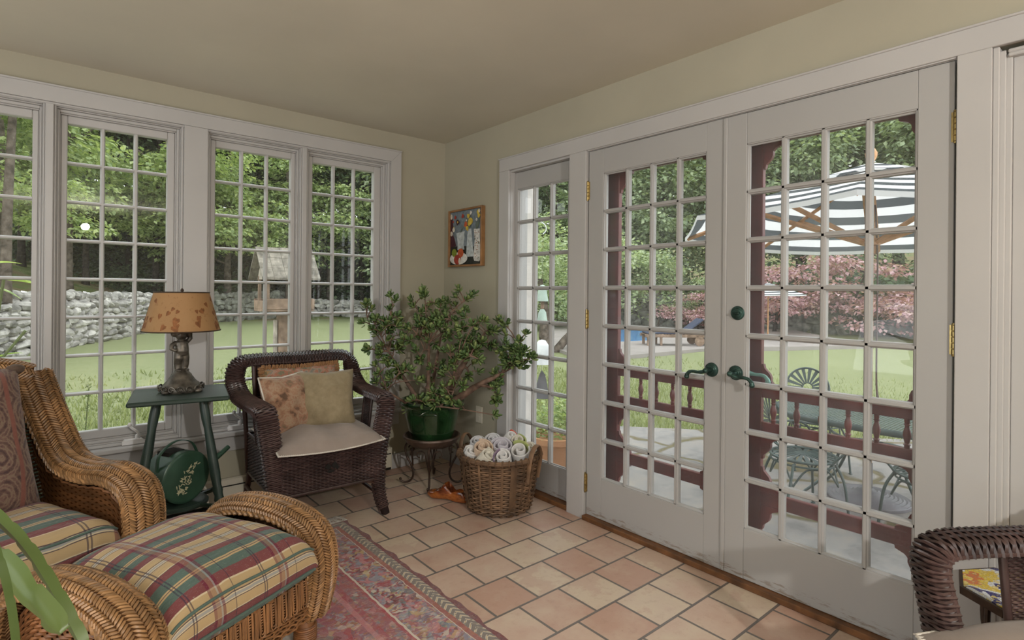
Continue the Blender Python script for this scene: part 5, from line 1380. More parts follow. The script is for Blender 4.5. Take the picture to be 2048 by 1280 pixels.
# mosaic table
t = thing('mosaic_table', 'small iron table with a yellow and blue mosaic top behind the right armchair', 'table', (-.168,-3.315,0), math.radians(12))
def mosaic():
    m, nt, out = newmat('mosaic_top'); N = NT(nt); g = N.co()
    vo = N.n('ShaderNodeTexVoronoi', {'Vector': g, 'Scale': 130.}); ve = N.n('ShaderNodeTexVoronoi', {'Vector': g, 'Scale': 130.}, feature='DISTANCE_TO_EDGE')
    k = N.n('ShaderNodeSeparateColor', {0: vo.outputs['Color']}).outputs[0]
    big = N.noise(N.map(g, (1,1,1), (0,0,.5)), 13, 2, .5).outputs[0]
    zone = N.ramp(big, [(.0,(.75,.78,.80)),(.36,(.02,.025,.16)),(.44,(.70,.74,.78)),(.50,(.72,.52,.06)),(.62,(.60,.17,.04)),(.68,(.74,.55,.08))], 'CONSTANT')
    c = N.mix(N.ramp(k, [(0,0.),(.72,0.),(.73,.8)], 'CONSTANT'), zone, (.76,.62,.20))
    c = N.mix(N.ramp(ve.outputs['Distance'], [(.02,.8),(.06,0.)]), c, (.20,.17,.14))
    N.principled(out, c, .25, .5); return m
MOS = mosaic()
oc = [( .163*math.cos(PI/8+PI/4*i), .163*math.sin(PI/8+PI/4*i)) for i in range(8)]
b = MB(); b.prism(oc, lambda a,c_,d: (a,c_,d), .388, .410); b.build('rim', IRON, t, 20)
b = MB(); b.prism([(a*.94,c_*.94) for a,c_ in oc], lambda a,c_,d: (a,c_,d), .409, .4125); b.build('mosaic_top', MOS, t, 0)
for k in range(4):
    a = PI/4+PI/2*k; x, y = .125*math.cos(a), .125*math.sin(a); b = MB(); b.tube(spline([(x,y,.39),(x*1.02,y*1.02,.28),(x*.9,y*.9,.16),(x*1.12,y*1.12,.006)], 14), .0075, 8); b.build('leg', IRON, t)

# ---- green side table, lamp, watering can
t = thing('side_table', 'dark green wooden side table under the parchment lamp', 'side table', (-1.815,-.415,0), math.radians(-10))
b = MB(); b.cbox(-.207,.207,-.205,.205,.732,.754,.006); b.build('table_top', GREENP, t, 30)
def turned(p0, p1, m, nm, par):
    p0, p1 = V(p0), V(p1); d = p1-p0; L = d.length; q = d.to_track_quat('Z','Y').to_matrix(); c = MB()
    pr_ = [(r_*.95,z_) for r_,z_ in [(.013,0),(.017,.01*L),(.019,.08*L),(.021,.22*L),(.0175,.30*L),(.024,.33*L),(.019,.36*L),(.024,.39*L),(.020,.42*L),(.0245,.50*L),(.0225,.62*L),(.017,.80*L),(.022,.86*L),(.022,.92*L),(.018,L)]]
    c.lathe(pr_, 14, p0, q); return c.build(nm, m, par, 60)
for sx in (-1,1):
    for sy in (-1,1):
        turned((sx*.205,sy*.185,.0),(sx*.095,sy*.075,.735), GREENP, 'leg', t)
b = MB(); b.M = TR((0,0,.078)); b.lathe([(0,.118),(.12,.118),(.128,.124),(.128,.134),(.12,.140),(.112,.138),(.108,.140),(0,.140)], 30); b.build('lower_shelf', GREENP, t, 40)
for sx in (-1,1):
    for sy in (-1,1):
        b = MB(); b.tube([(sx*.08,sy*.07,.206),(sx*.174,sy*.154,.206)], [.011,.014], 8); b.build('spoke', GREENP, t)
L = thing('table_lamp', 'bronze cherub lamp with a leaf-patterned parchment shade on the green table', 'lamp', (-1.805,-.375,.754), math.radians(10))
b = MB(); b.lathe([(.086,.0),(.092,.012),(.086,.028),(.080,.040),(.066,.055),(.058,.066),(.055,.072),(.049,.080),(.044,.092),(.036,.100),(.032,.108),(.024,.116),(0,.118)], 32)
for k in range(16):      # pierced scrollwork skirt
    a = 2*PI*k/16; p = V((.094*math.cos(a),.094*math.sin(a),.020)); tg = V((-math.sin(a),math.cos(a),0)); o_ = V((math.cos(a),math.sin(a),.3))
    pts = [p+tg*(.018*math.cos(f)*(1-f/9))+V((0,0,1))*(.018*math.sin(f)*(1-f/9))+o_*.004 for f in [i*.55 for i in range(12)]]; b.tube(pts, [.005-.0002*i for i in range(12)], 6)
for k in range(4):
    a = 2*PI*k/4+.5; b.ell((.098*math.cos(a),.098*math.sin(a),.010), .020,.016,.012, 10, 6)
BS_ = b.build('base', BRONZE, L, 60); BS_.scale = (1.,1.,.95)
f = MB()   # putto
f.tube([(-.013,0,.112),(-.015,.004,.150),(-.014,-.004,.185),(-.010,0,.215)], [.013,.0155,.019,.020], 10)
f.tube([(.014,.004,.112),(.016,-.002,.150),(.014,0,.185),(.010,0,.215)], [.012,.015,.019,.020], 10)
f.tube([(0,0,.205),(0,-.004,.225),(0,-.003,.250),(0,.002,.272),(0,.002,.286)], [.026,.029,.027,.026,.014], 12)
f.tube([(-.022,0,.272),(-.042,-.006,.258),(-.046,-.012,.238),(-.028,-.020,.226)], [.012,.011,.010,.009], 8)
f.tube([(.022,.002,.272),(.036,.0,.290),(.034,-.002,.312),(.020,-.004,.330)], [.012,.011,.010,.009], 8)
f.ell((-.002,-.002,.308), .024,.025,.027, 12, 8)
for k in range(14):
    a = 2*PI*k/14; f.ell((-.002+.021*math.cos(a),.002+.021*math.sin(a),.316+.006*(k%2)), .010,.010,.010, 6, 4)
f.ell((-.030,0,.318), .016,.016,.018, 8, 6); f.ell((.032,0,.314), .014,.014,.016, 8, 6)
f.ell((-.012,-.006,.118), .016,.022,.009, 8, 6); f.ell((.016,-.004,.118), .016,.022,.009, 8, 6)
f.lathe([(.020,.325),(.024,.332),(.018,.338),(.012,.34),(.012,.38),(0,.38)], 14)
o = f.build('cherub', BRONZE, L, 180); md = o.modifiers.new('fuse','REMESH'); md.mode = 'VOXEL'; md.voxel_size = .0035; md.use_smooth_shade = True; o.scale = (1.1,1.1,.91)
z0, z1, r0, r1 = .306, .497, .172, .121
def shd(z): return lerp(r0, r1, (z-z0)/(z1-z0))
b = MB(); b.lathe([(r0,z0),(r1,z1),(r1-.002,z1),(r0-.002,z0),(r0,z0)], 48, cap=False)
SH_ = b
for z, r_ in ((z0,r0),(z1,r1)):
    b = MB(); b.tube([(r_*math.cos(2*PI*i/48), r_*math.sin(2*PI*i/48), z) for i in range(48)], .0035, 6, True); b.build('shade_binding', TRIMB, L)
b = SH_; b.mi = 1   # pressed leaves on the parchment
rl = random.Random(4)
for k in range(70):
    a = rl.uniform(0, 2*PI); z = z0+.018+(z1-z0-.04)*rl.random()**1.25; s = rl.uniform(.011,.018)*(1.3 if z < z0+.06 else .9); th = rl.uniform(-.7,.7)+PI
    P = [(0,-1.25),(.45,-.55),(.72,.1),(.5,.62),(.12,.55),(0,.42),(-.12,.55),(-.5,.62),(-.72,.1),(-.45,-.55)]; ids = []
    for px_, py_ in P:
        x = (px_*math.cos(th)-py_*math.sin(th))*s; y = -(px_*math.sin(th)+py_*math.cos(th))*s
        zz = z+y; rr_ = shd(zz)+.0007; ids.append(b.add((rr_*math.cos(a+x/rr_), rr_*math.sin(a+x/rr_), zz)))
    b.face(ids)
b.build('lamp_shade', [SHADE, LEAFP], L, 60)
b = MB(); b.tube([(0,0,.33),(0,0,.505)], .004, 8); b.lathe([(.0,.500),(.008,.502),(.008,.510),(.004,.516),(0,.518)], 10)
for k in range(3): a = 2*PI*k/3; b.tube([(0,0,.495),(r1*math.cos(a),r1*math.sin(a),.494)], .002, 5)
b.build('finial', TRIMB, L)
# watering can: drum on its side
W = thing('watering_can', 'green drum-shaped watering can with gold stencilling on the lower shelf of the green table', 'watering can', (-1.82,-.43,.2185), math.radians(28))
Q = Matrix(((1,0,0),(0,0,-1),(0,1,0)))   # lathe axis -> local -y
cz = .128; b = MB()
b.lathe([(0,.058),(.112,.058),(.122,.056),(.1265,.052),(.1255,.045),(.1255,-.075),(.1265,-.082),(.122,-.086),(0,-.086)], 40, (0,0,cz), Q); b.build('body', CANG, W, 40)
b = MB(); b.prism([(-.062,-.01),(.02,-.01),(.02,.07),(-.062,.07)], lambda a,c_,d: (a, c_, cz+d), .105, .1275); b.build('opening', DARK, W, 0)
b = MB(); b.tube(spline([(.105,-.01,.10),(.165,-.015,.145),(.27,-.02,.205)], 12), [.019,.018,.017,.016,.015,.0145,.014,.0135,.013,.0125,.012,.0115], 12); b.build('spout', CANG, W)
b = MB(); b.tube(spline([(-.115,-.0,cz+.05),(-.10,0,cz+.13),(-.02,0,cz+.175),(.065,0,cz+.15),(.105,0,cz+.07)], 24), .011, 8, flat=(.28,1.1), up=(0,1,0)); b.build('handle', CANG, W, 60)
b = MB(); rg = random.Random(6)
for k in range(64):
    u = rg.uniform(-1,1); w = rg.gauss(0,.30)*(1-.35*abs(u)); ax = V((math.cos(1.0),math.sin(1.0))); x = ax.x*u*.082-ax.y*w*.060; z = ax.y*u*.082+ax.x*w*.060
    b.lens((x,-.0588,cz+z), (rg.uniform(-1,1),0,rg.uniform(-.3,1)), (0,-1,0), .020, .0048, .0016, 4)
b.build('gold_stencil', GOLD, W, 0)
b = MB(); b.lathe([(.045,0),(.050,.004),(.042,.010),(.0,.010)], 20, (0,.012,0)); b.build('foot', CANG, W)

# ---- plant stand, jade plant
SC = V((-.375,-.445,0))
t = thing('plant_stand', 'brown iron plant stand with scrolled legs under the green glazed pot', 'plant stand', SC, math.radians(52))
b = MB(); b.lathe([(0,.262),(.135,.262),(.165,.285),(.178,.305),(.188,.316),(.186,.326),(.176,.328),(.166,.318),(.150,.292),(.12,.278),(0,.276)], 40); b.build('tray', IRONTOP, t, 40)
for k in range(4):
    a = PI/2*k+math.radians(0); d = V((math.cos(a), math.sin(a), 0)); s_ = V((-math.sin(a), math.cos(a), 0)); b = MB()
    P = [(.150,.285),(.172,.245),(.165,.19),(.135,.13),(.118,.07),(.135,.025),(.172,.012),(.200,.022),(.204,.036)]
    b.tube(spline([d*r_+V((0,0,z)) for r_, z in P], 34), .0068, 8); b.ell(d*.203+V((0,0,.034)), .009,.009,.009, 8, 6); b.build('leg', IRON, t)
    b = MB(); pts = []
    for i in range(16): f = i/15*PI*1.5; r_ = .028*(1-.42*i/15); pts.append(d*(.136+r_*math.cos(f+1.3)*.9)+V((0,0,.235-r_*math.sin(f+1.3))))
    b.tube(pts, .0045, 6)
    for sg in (-1,1):
        pts = []
        for i in range(15): f = i/14*PI*1.45; r_ = .030*(1-.40*i/14); pts.append(d*.128+s_*sg*(.058-r_*math.cos(f))+V((0,0,.225+r_*math.sin(f)*.9)))
        pts = [d*.122+s_*sg*.006+V((0,0,.12)), d*.126+s_*sg*.018+V((0,0,.18))]+pts; b.tube(spline(pts, 30), .0042, 6)
    b.build('scroll', IRON, t)
J = thing('jade_plant', 'big jade plant spreading from a green glazed pot in the room corner', 'potted plant', SC+V((0,0,.276)))
PS = 1.17
b = MB(); b.M = Matrix.Scale(PS,4); b.lathe([(.0,.002),(.100,.002),(.112,.012),(.132,.08),(.150,.16),(.158,.205),(.166,.212),(.178,.222),(.181,.234),(.176,.244),(.164,.246),(.154,.238),(.149,.225),(.0,.225)], 44)
b.build('pot', GLAZE, J, 40)
b = MB(); b.M = Matrix.Scale(PS,4); pts = [V((.163*math.cos(a)*1.0,.163*math.sin(a),.192+.012*math.cos((a+2.27)*9))) for a in [-2.55+.02*i for i in range(29)]]
for p in pts[::2]: b.lens(p, (p.x,p.y,0), (0,0,1), .008, .004, .006, 4)
b.tube([V((p.x,p.y,.182)) for p in pts], .0022, 4); b.build('leaf_moulding', GLAZE, J)
b = MB(); b.M = Matrix.Scale(PS,4); b.lathe([(0,.222),(.151,.219),(.151,.214)], 24, cap=False); b.build('soil', SOIL, J)
TIPS = JADE_TIPS
bs = MB(); lf = MB(); rj = random.Random(12); jo = SC+V((0,0,.276))
def jleaf(p, d, nrm, L_, W_):
    d = V(d).normalized(); s = d.cross(V(nrm))
    if s.length < 1e-3: s = d.orthogonal()
    s.normalize(); n_ = s.cross(d); T_ = L_*.20; rows = []
    a = lf.add(p); prev = None
    for f, w in ((.22,.42),(.5,.86),(.78,.92),(.93,.55)):
        c = p+d*L_*f+n_*L_*.10*f*f
        r_ = [lf.add(c-s*W_*.5*w), lf.add(c+n_*T_*.34*w), lf.add(c+s*W_*.5*w), lf.add(c-n_*T_*.5*w)]
        if prev is None:
            for k in range(4): lf.face([a, r_[(k+1)%4], r_[k]])
        else:
            for k in range(4): lf.face([prev[k], prev[(k+1)%4], r_[(k+1)%4], r_[k]])
        prev = r_
    e = lf.add(p+d*L_+n_*L_*.10)
    for k in range(4): lf.face([prev[k], prev[(k+1)%4], e])
def rosette(p, d, n, L_):
    d = V(d).normalized(); x = d.orthogonal().normalized(); y = d.cross(x)
    for k in range(n):
        lev = k//2; a = (k%2)*PI+lev*PI/2+rj.uniform(-.3,.3); el = lerp(.15, 1.15, k/max(1,n-1))
        o = (x*math.cos(a)+y*math.sin(a)); dd = o*math.cos(el)+d*math.sin(el); q = p-d*.020+d*.020*k/n
        jleaf(q, dd+V((0,0,.12)), d*math.cos(el)-o*math.sin(el)+V((0,0,.2)), L_*rj.uniform(.75,1.15), L_*.60)
mains = [((.02,-.06,.245),(.03,-.16,.38),(.02,-.24,.52),.016),(( .03,-.03,.215),(.10,-.09,.40),(.20,-.13,.56),.042),((-.02,.0,.215),(-.03,.0,.45),(-.04,-.02,.66),.020),((-.06,-.03,.215),(-.17,.06,.42),(-.26,.11,.60),.017),((.0,.05,.215),(.06,.06,.48),(.10,.06,.68),.019),((.05,-.06,.215),(.16,-.22,.36),(.30,-.36,.47),.032),((-.09,-.06,.215),(-.20,-.02,.28),(-.30,.05,.36),.014)]
mp = []
for p0, p1, p2, r_ in mains:
    sp_ = spline([V(p0),V(p1),V(p2)], 14); bs.tube(sp_, [r_*(1-.052*i) for i in range(14)], 9); mp.append((sp_, r_))
for tx, ty, tz in TIPS:
    T_ = V((tx,ty,tz))-jo
    # nearest main stem point that lies below the tip
    best = None
    for sp_, r_ in mp:
        for i in range(4, 14):
            q = sp_[i]; dd = (T_-q).length + (.35 if q.z > T_.z+.06 else 0) + .012*(13-i)
            if best is None or dd < best[0]: best = (dd, q, r_*(1-.052*i), (sp_[i]-sp_[i-1]).normalized())
    q, r_, td = best[1], min(best[2]*.75, .012), best[3]; dist = (T_-q).length
    mid = q.lerp(T_, .5)+td*dist*.16+V((rj.uniform(-.03,.03),rj.uniform(-.03,.03),rj.uniform(-.01,.03)))
    br = spline([q, mid, T_], 14); bs.tube(br, [max(.0032, r_*(1-.055*i)) for i in range(14)], 7)
    dirn = (br[-1]-br[-3]).normalized(); dirn = (dirn+V((0,0,.35))).normalized()
    rosette(T_, dirn, 9, .047)
    n_tw = 2+int(dist*9)
    for k in range(n_tw):
        f = rj.uniform(.35,.97); p = br[min(13,int(f*13))]; o = V((rj.uniform(-1,1),rj.uniform(-1,1),rj.uniform(-.2,1.))).normalized(); e = p+o*rj.uniform(.04,.095)
        if e.x+jo.x > -.085: e.x = -.085-jo.x
        if e.y+jo.y > -.085: e.y = -.085-jo.y
        bs.tube(spline([p,p.lerp(e,.5)+V((0,0,.01)),e], 5), [.004,.0036,.0033,.003,.003], 5); rosette(e, (o+V((0,0,.5))), rj.choice((6,7,8)), .045)
bs.build('stem', JADEST, J, 60); lf.build('foliage', JADE, J, 180)

# ---- splint basket with rolled towels
BC = V((-.272,-1.03,0))
t = thing('splint_basket', 'round brown splint basket full of rolled towels by the sidelight', 'basket', BC)
rad = lambda z: .183+.052*(z/.33)**.8 - (.012 if z < .02 else 0)
def BSf(s, q):
    a = 2*PI*s; z = .006+.315*q; return V((rad(z)*math.cos(a), rad(z)*math.sin(a), z))
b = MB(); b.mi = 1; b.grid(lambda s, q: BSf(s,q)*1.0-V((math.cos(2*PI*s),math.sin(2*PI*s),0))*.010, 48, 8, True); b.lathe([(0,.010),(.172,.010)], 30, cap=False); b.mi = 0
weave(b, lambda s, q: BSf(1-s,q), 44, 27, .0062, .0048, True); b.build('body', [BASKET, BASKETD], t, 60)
b = MB()
for k in range(22):
    a = 2*PI*k/22+.1; w = .007 if k % 5 else .019
    pts = [V(((rad(z)+.0065)*math.cos(a),(rad(z)+.0065)*math.sin(a),z)) for z in (.005,.08,.16,.24,.325)]; b.tube(pts, w, 6, flat=(1,.20), up=(math.cos(a),math.sin(a),0))
b.build('stave', BASKET, t, 60)
b = MB()
for z, o_ in ((.318,.010),(.326,.004),(.318,-.008)): b.tube([((rad(.32)+o_)*math.cos(2*PI*i/60),(rad(.32)+o_)*math.sin(2*PI*i/60),z) for i in range(60)], .0085, 7, True)
for k in range(40):
    a = 2*PI*k/40; p = V((rad(.32)*math.cos(a),rad(.32)*math.sin(a),.318)); tg = V((-math.sin(a),math.cos(a),0)); o_ = V((math.cos(a),math.sin(a),0))
    b.tube([p+o_*.0195*math.cos(f)+V((0,0,.0185*math.sin(f)))+tg*(.006*math.sin(f/2)) for f in [i*PI/4 for i in range(8)]], .0042, 5, True, flat=(1.6,.6))
b.build('rim', BASKET, t, 60)
ia = math.atan2(-.645,.764)-.55
for a in (ia, ia+PI):
    o_ = V((math.cos(a),math.sin(a),0)); tg = V((-math.sin(a),math.cos(a),0)); b = MB(); r_ = rad(.32)+.004
    pts = [o_*(r_-.0)+tg*(.062*math.cos(f))+V((0,0,.300+.098*max(0,math.sin(f))))+o_*(.012*math.sin(f)) for f in [PI*i/18 for i in range(19)]]
    pts = [o_*(rad(.2)+.004)+tg*.058+V((0,0,.2))]+pts+[o_*(rad(.2)+.004)-tg*.058+V((0,0,.2))]
    b.tube(spline(pts, 40), .0145, 8, flat=(1.,.42), up=tuple(tg)); b.build('ear_handle', BASKET, t, 60)
TW = {k: cloth('terry_'+k, c, .06, 30, .6, 420, .3, 22) for k, c in {'white':(.66,.64,.62),'peach':(.58,.44,.33),'lilac':(.52,.49,.53),'cream':(.62,.58,.49),'grey':(.55,.54,.55)}.items()}
TW['red'] = cloth('terry_red', (.55,.10,.06), .1, 30, .6, 420, .3, 22); TW['green'] = cloth('terry_green', (.36,.40,.15), .1, 30, .6, 420, .3, 22); TW['plum'] = cloth('terry_plum', (.22,.16,.22), .1, 30, .6, 420, .3, 22)
def towel(label, x, y, z, r_, h, m, tilt=0, ta=0, turns=2.6, m2=None, ph=0):
    M = TR(BC+V((x,y,z))) @ Matrix.Rotation(tilt, 4, V((math.cos(ta),math.sin(ta),0))); b = MB(); n = 62; th = .0052
    def pt(i): f = i/n; a = ph+2*PI*turns*f; q = lerp(.16*r_, r_, f**.9); return V((q*math.cos(a)*(1+.05*math.sin(a*1.3)), q*math.sin(a), .010*(1-f)+.004*math.sin(a*2)))
    for part in range(1):
        rows = []
        for i in range(n+1):
            p = pt(i); o_ = V((p.x,p.y,0)).normalized(); rows.append([b.add(p-o_*th+V((0,0,-h))), b.add(p-o_*th+V((0,0,h*.5-.004))), b.add(p-o_*th*.5+V((0,0,h*.5))), b.add(p+o_*th*.5+V((0,0,h*.5))), b.add(p+o_*th+V((0,0,h*.5-.004))), b.add(p+o_*th+V((0,0,-h)))])
        for i in range(n):
            if m2 and i > n*.84: b.mi = 1
            for k in range(6): b.face([rows[i][k], rows[i+1][k], rows[i+1][(k+1)%6], rows[i][(k+1)%6]])
        b.face(rows[0][::-1]); b.face(rows[-1])
    b.mi = 0
    o = b.build('rolled_towel', [TW[m]]+([TW[m2]] if m2 else []), smooth=50); o.matrix_world = M
    return tag(o, label, 'towel', 'rolled towels in the basket')
e1 = V((.764,-.645,0)); e2 = V((-.645,-.764,0))   # along the wall-facing view: across and towards the room
def tw(label, a, c_, z, r_, h, *k, **kw): p = e1*a+e2*c_; return towel(label, p.x, p.y, z+.016, r_*1.13, h*1.2, *k, **kw)
T0 = -.70
tw('peach rolled towel standing upright at the left of the basket', -.100, .035, .325, .058, .05, 'peach', .42, T0+.2, 2.2)
tw('lilac-grey rolled towel standing in the middle of the basket', .012, .012, .330, .062, .05, 'lilac', .40, T0, 2.2, ph=1.)
tw('white rolled towel with green edging near the right handle', .118, .055, .318, .060, .05, 'white', .62, T0-.2, 1.9, 'green', ph=2.)
tw('off-white rolled towel lying tilted at the front of the basket', -.075, .138, .312, .046, .05, 'cream', .75, T0+.9, 2.1, ph=.5)
tw('white rolled towel with plum patches at the front rim of the basket', .022, .138, .308, .048, .045, 'white', .55, T0-.2, 2.1, 'plum', ph=2.4)
tw('small grey rolled towel behind the peach one', -.040, -.085, .340, .050, .05, 'grey', .35, T0+.1, 2.2, ph=3.)
tw('white rolled towel with a red edge at the back of the basket', .060, -.125, .350, .046, .05, 'white', .75, T0+1.1, 1.9, 'red', ph=1.9)
tw('pale rolled towel with green edging behind the lilac one', .108, -.065, .340, .046, .05, 'cream', .40, T0, 2.1, 'green', ph=.2)
tw('white rolled towel tucked beside the left handle of the basket', -.172, .045, .302, .040, .05, 'white', .6, T0+.7, 2.1, ph=1.2)
tw('cream rolled towel tucked under the right handle of the basket', .180, -.02, .312, .036, .05, 'cream', .35, T0-.3, 2.0, ph=1.5)
tw('grey rolled towel at the left back of the basket', -.130, -.085, .326, .046, .05, 'grey', .3, T0+.3, 2.2, ph=2.8)

# ---- wooden clog
c0, c1 = V((-.505,-.628,0)), V((-.400,-.872,0)); dcl = (c1-c0); Lc = dcl.length*1.06
t = b = MB(); rows = []; ns, na = 30, 26
def prof_clog(f):
    top = [(0,.030),(.06,.044),(.2,.050),(.36,.072),(.48,.108),(.52,.112),(.58,.090),(.66,.070),(.78,.082),(.9,.080),(1,.062)]
    wid = [(0,.010),(.05,.028),(.16,.043),(.32,.046),(.5,.040),(.68,.034),(.84,.034),(.95,.029),(1,.014)]
    bot = [(0,.022),(.08,.008),(.2,.001),(.5,.006),(.62,.006),(.75,.001),(1,.003)]
    def ip(T, x):
        for i in range(len(T)-1):
            if x <= T[i+1][0]: g = (x-T[i][0])/(T[i+1][0]-T[i][0]); return lerp(T[i][1], T[i+1][1], g*g*(3-2*g))
        return T[-1][1]
    return ip(top,f), ip(wid,f), ip(bot,f)
for i in range(ns+1):
    f = i/ns; zt_, w, zb_ = prof_clog(f); ring = []
    inside = .53 < f < .93
    for k in range(na):
        a = 2*PI*k/na; ca, sa = math.cos(a), math.sin(a)
        y = w*math.copysign(abs(ca)**.8, ca); z = lerp(zb_, zt_, .5+.5*math.copysign(abs(sa)**.75, sa))
        if inside and sa > .80: z = zb_+.018; y *= 1.0
        ring.append(b.add((f*Lc, y, z)))
    rows.append(ring)
for i in range(ns):
    for k in range(na):
        b.mi = 1 if (.53 < (i+.5)/ns < .93 and math.sin(2*PI*(k+.5)/na) > .86) else 0
        b.face([rows[i][k], rows[i+1][k], rows[i+1][(k+1)%na], rows[i][(k+1)%na]])
b.mi = 0; b.face(rows[0]); b.face(rows[-1][::-1])
o = b.build('wooden_clog', [CLOG, DARK], smooth=50, loc=c0-dcl*.03, rz=math.atan2(dcl.y, dcl.x)); tag(o, 'glossy orange-brown wooden clog on the tiles in front of the plant stand', 'clog')

# ---- painting
t = thing('painting', 'still life painting of three vases and fruit in an oak frame on the door wall', 'painting', (-.0005,-.3075,1.659), 0)
W2, H2, D2_ = .2075, .209, .034
b = MB()
for s in (-1,1): b.cbox(-D2_, 0, s*W2-(.014 if s > 0 else 0), s*W2+(.014 if s < 0 else 0), -H2, H2, .002)
for s in (-1,1): b.cbox(-D2_, 0, -W2+.0135, W2-.0135, s*H2-(.014 if s > 0 else 0), s*H2+(.014 if s < 0 else 0), .002)
b.build('frame', PICW, t, 30)
PM = [mat('paint_'+n_, c, .55, .3, var=.18, vs=40) for n_, c in (('slate',(.165,.20,.225)),('dark',(.022,.024,.02)),('plum',(.06,.02,.03)),('pale',(.46,.50,.50)),('cream',(.60,.56,.47)),('red',(.33,.045,.03)),('orange',(.45,.09,.03)),('green',(.19,.24,.03)),('yellow',(.55,.40,.06)),('stem',(.15,.19,.13)),('speck',(.28,.12,.06)),('white',(.62,.60,.56)))]
PI_ = {n_: i for i, n_ in enumerate(('slate','dark','plum','pale','cream','red','orange','green','yellow','stem','speck','white'))}
b = MB(); lay = [0]
def pp(u, v_): return (-.0195-.00007*lay[0], lerp(W2-.014, -W2+.014, u), lerp(H2-.014, -H2+.014, v_))
def poly(c, P):
    lay[0] += 1; b.mi = PI_[c]; ids = [b.add(pp(min(1,max(0,u)), min(1,max(0,v_)))) for u, v_ in P]; b.face(ids)
def disc(c, u, v_, ru, rv, n=14, wob=0): poly(c, [(u+ru*(1+wob*rp.uniform(-1,1))*math.cos(2*PI*i/n), v_+rv*(1+wob*rp.uniform(-1,1))*math.sin(2*PI*i/n)) for i in range(n)])
rp = random.Random(2)
poly('slate', [(0,0),(1,0),(1,1),(0,1)]); poly('dark', [(0,.64),(.5,.66),(1,.70),(1,1),(0,1)])
poly('plum', [(0,.05),(.07,.08),(.10,.28),(.09,.42),(.14,.50),(.20,.64),(0,.66)]); disc('cream', .03, .08, .035, .05); disc('cream', .035, .40, .045, .045)
poly('pale', [(.20,.40),(.47,.38),(.46,.52),(.44,.62),(.47,.72),(.24,.72),(.25,.60)]); poly('pale', [(.57,.34),(.68,.35),(.71,.55),(.77,.86),(.52,.86),(.545,.6)])
poly('white', [(.76,.36),(.95,.37),(.94,.52),(.985,.9),(.93,.955),(.78,.94),(.755,.88),(.79,.55)])
for k in range(46): disc('speck' if k % 3 else 'stem', rp.uniform(.79,.94), rp.uniform(.39,.92), rp.uniform(.006,.014), rp.uniform(.006,.014), 6)
for k in range(26):
    u0, v0, sp_ = rp.choice(((.34,.40,.2),(.62,.35,.12),(.86,.37,.12))); u1 = u0+rp.uniform(-sp_,sp_); v1 = v0-rp.uniform(.1,.28); poly('stem', [(u0+(u1-u0)*.1-.005,v0),(u0+(u1-u0)*.1+.005,v0),(u1+.003,v1),(u1-.003,v1)])
for c, u, v_, r_ in (('red',.18,.10,.035),('red',.43,.10,.04),('plum',.26,.20,.055),('yellow',.26,.20,.02),('yellow',.13,.30,.03),('cream',.13,.33,.04),('yellow',.60,.11,.045),('white',.68,.06,.035),('yellow',.66,.23,.07),('orange',.52,.26,.05),('yellow',.57,.33,.05),('yellow',.92,.06,.05),('cream',.94,.05,.03),('yellow',.93,.13,.04),('white',.86,.20,.03),('red',.12,.18,.022),('white',.55,.19,.02)): disc(c, u, v_, r_, r_, 10, .3)
disc('white', .30, .88, .29, .115, 22); disc('green', .16, .77, .085, .075); disc('orange', .37, .78, .095, .085); disc('red', .27, .90, .12, .095); disc('cream', .34, .93, .04, .06)
b.build('canvas', PM, t, 0)

# ---- rug
t = thing('oriental_rug', 'red oriental rug with banded borders and a pale fringe on the tiles', 'rug', (-1.05,-.655,0), math.radians(.6))
b = MB(); NX, NY = 60, 110
def rp_(s, q):
    x = -1.36*s; y = -3.1*q; e = min(1, min(s, q*2)*25); wv = .006*math.sin(y*21)+.005*math.sin(y*47+1) if s == 0 else 0
    return V((x+wv, y+(.005*math.sin(x*30) if q == 0 else 0), .0015+.0065*min(1,e)))
b.grid(rp_, NX, NY); b.build('pile', RUG, t, 180)
b = MB(); rf = random.Random(8)
for k in range(230):
    x = -1.355*k/230; a = rf.uniform(-.55,.55); l_ = rf.uniform(.045,.085); b.tube(spline([(x,-.006,.004),(x+l_*.5*math.sin(a),l_*.55,.007),(x+l_*math.sin(a*1.5),l_,.003)], 5), .0022, 4)
b.build('fringe', cloth('fringe_wool', (.50,.46,.41), .2), t, 180)

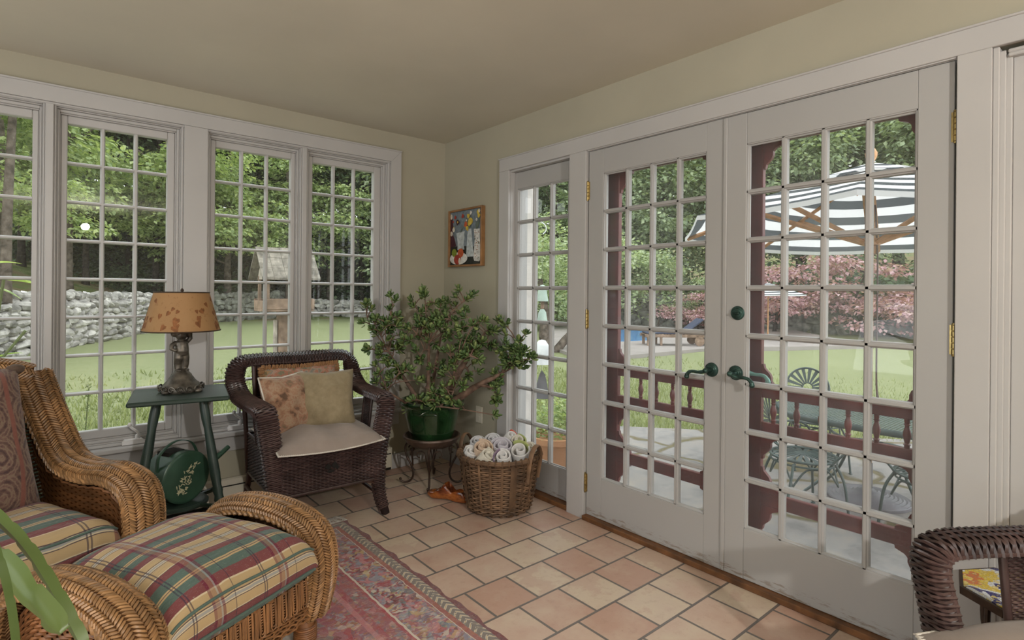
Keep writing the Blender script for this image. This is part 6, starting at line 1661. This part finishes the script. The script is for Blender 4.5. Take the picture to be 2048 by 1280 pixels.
# ---- plants at the left edge of the room
t = thing('leaf_cactus', 'leaf cactus whose flat notched stems hang into the lower left corner', 'potted plant', (-2.78,-2.36,0))
b = MB(); b.lathe([(.15,0),(.16,.02),(.03,.06),(.025,.70),(.13,.74),(.14,.76),(0,.76)], 24); b.build('pedestal', IRON, t, 40)
b = MB(); b.lathe([(0,.76),(.075,.76),(.10,.90),(.105,.905),(.105,.925),(.095,.925),(.09,.90),(0,.89)], 24); b.build('pot', TERRA, t, 40)
CACT = leafmat('cactus_green', (.055,.09,.024), (.085,.13,.034), .12, .38, (.12,.165,.045))
def strap(P, W_, notch, nrm, seed, m=CACT):
    r = random.Random(seed); n = 56; pts = spline([V(p)-V((-2.78,-2.36,0)) for p in P], n); b = MB(); rows = []
    for i in range(n):
        f = i/(n-1); tt = (pts[min(i+1,n-1)]-pts[max(i-1,0)]).normalized(); s = tt.cross(V(nrm)).normalized(); n_ = s.cross(tt)
        w = W_*(min(1, f*7+.25))*(1 if f < .93 else max(.30,(1-f)/.07)**.5)
        def nt(ph): g = (f*notch+ph)%1; return 1-.26*max(0,(g-.55)/.45)
        a, c = w*nt(0), w*nt(.5)
        rows.append([b.add(pts[i]-s*a-n_*.001), b.add(pts[i]-s*a*.5+n_*.003), b.add(pts[i]+n_*.0065), b.add(pts[i]+s*c*.5+n_*.003), b.add(pts[i]+s*c-n_*.001), b.add(pts[i]-n_*.0025)])
    for i in range(n-1):
        for k in range(6): b.face([rows[i][k], rows[i][(k+1)%6], rows[i+1][(k+1)%6], rows[i+1][k]])
    b.face(rows[0]); b.face(rows[-1][::-1]); b.build('flat_stem', m, t, 60)
for args in CACTUS: strap(*args)
t = thing('window_pot', 'small clay pot on the window sill behind the rattan chair back', 'pot', (-2.335,.02,.4355))
b = MB(); b.lathe([(0,0),(.05,0),(.066,.10),(.075,.105),(.075,.125),(.066,.125),(.062,.105),(0,.10)], 20); b.build('body', TERRA, t, 40)
# ------------------------------------------------------------------ camera and light
yaw, roll = .8696, .0092
fw = V((math.cos(yaw), math.sin(yaw), 0)); rt = V((math.sin(yaw), -math.cos(yaw), 0)); up = V((0,0,1))
Rr = rt*math.cos(roll) + up*math.sin(roll); Uu = -rt*math.sin(roll) + up*math.cos(roll)
cd = bpy.data.cameras.new('camera'); cam = bpy.data.objects.new('camera', cd); COL.objects.link(cam)
cam.matrix_world = Matrix(((Rr.x,Uu.x,-fw.x,-2.334),(Rr.y,Uu.y,-fw.y,-3.5725),(Rr.z,Uu.z,-fw.z,1.2646),(0,0,0,1)))
cd.sensor_width = 36; cd.lens = 36*1107.434/2048; cd.shift_y = (585.3767-640)/2048; cd.clip_start = .02; cd.clip_end = 400
scene.camera = cam
wd = bpy.data.worlds.new('sky'); scene.world = wd; wd.use_nodes = True
nt = wd.node_tree; nt.nodes.clear()
wo = nt.nodes.new('ShaderNodeOutputWorld'); bg = nt.nodes.new('ShaderNodeBackground'); bg.inputs[0].default_value = (.93,.97,1.0,1); bg.inputs[1].default_value = 2.6
nt.links.new(bg.outputs[0], wo.inputs[0])
def area(name, loc, rot, sx, sy, p, col):
    l = bpy.data.lights.new(name, 'AREA'); l.shape = 'RECTANGLE'; l.size = sx; l.size_y = sy; l.energy = p; l.color = col
    o = bpy.data.objects.new(name, l); COL.objects.link(o); o.location = loc; o.rotation_euler = rot; return o
area('fill_light_back', (XW-.08, -2.9, 1.3), (0, -PI/2, 0), 1.65, 3.9, 12, (1,.97,.93))  # fill lamp added in the unseen back wall's opening to brighten the room
fl = bpy.data.lights.new('photo_flash', 'POINT'); fl.energy = 185; fl.shadow_soft_size = .045; fl.color = (1,.97,.93)
fo = bpy.data.objects.new('photo_flash', fl); COL.objects.link(fo); fo.location = (-1.925, -5.6, 2.09)
vs = scene.view_settings; vs.view_transform = 'Standard'; vs.look = 'None'; vs.exposure = .36; vs.gamma = 1; vs.use_curve_mapping = False
cy = scene.cycles
cy.max_bounces = 8; cy.diffuse_bounces = 4; cy.glossy_bounces = 3; cy.transmission_bounces = 4; cy.transparent_max_bounces = 16
cy.caustics_reflective = False; cy.caustics_refractive = False; cy.sample_clamp_indirect = 4; cy.use_denoising = True
cy.blur_glossy = .5
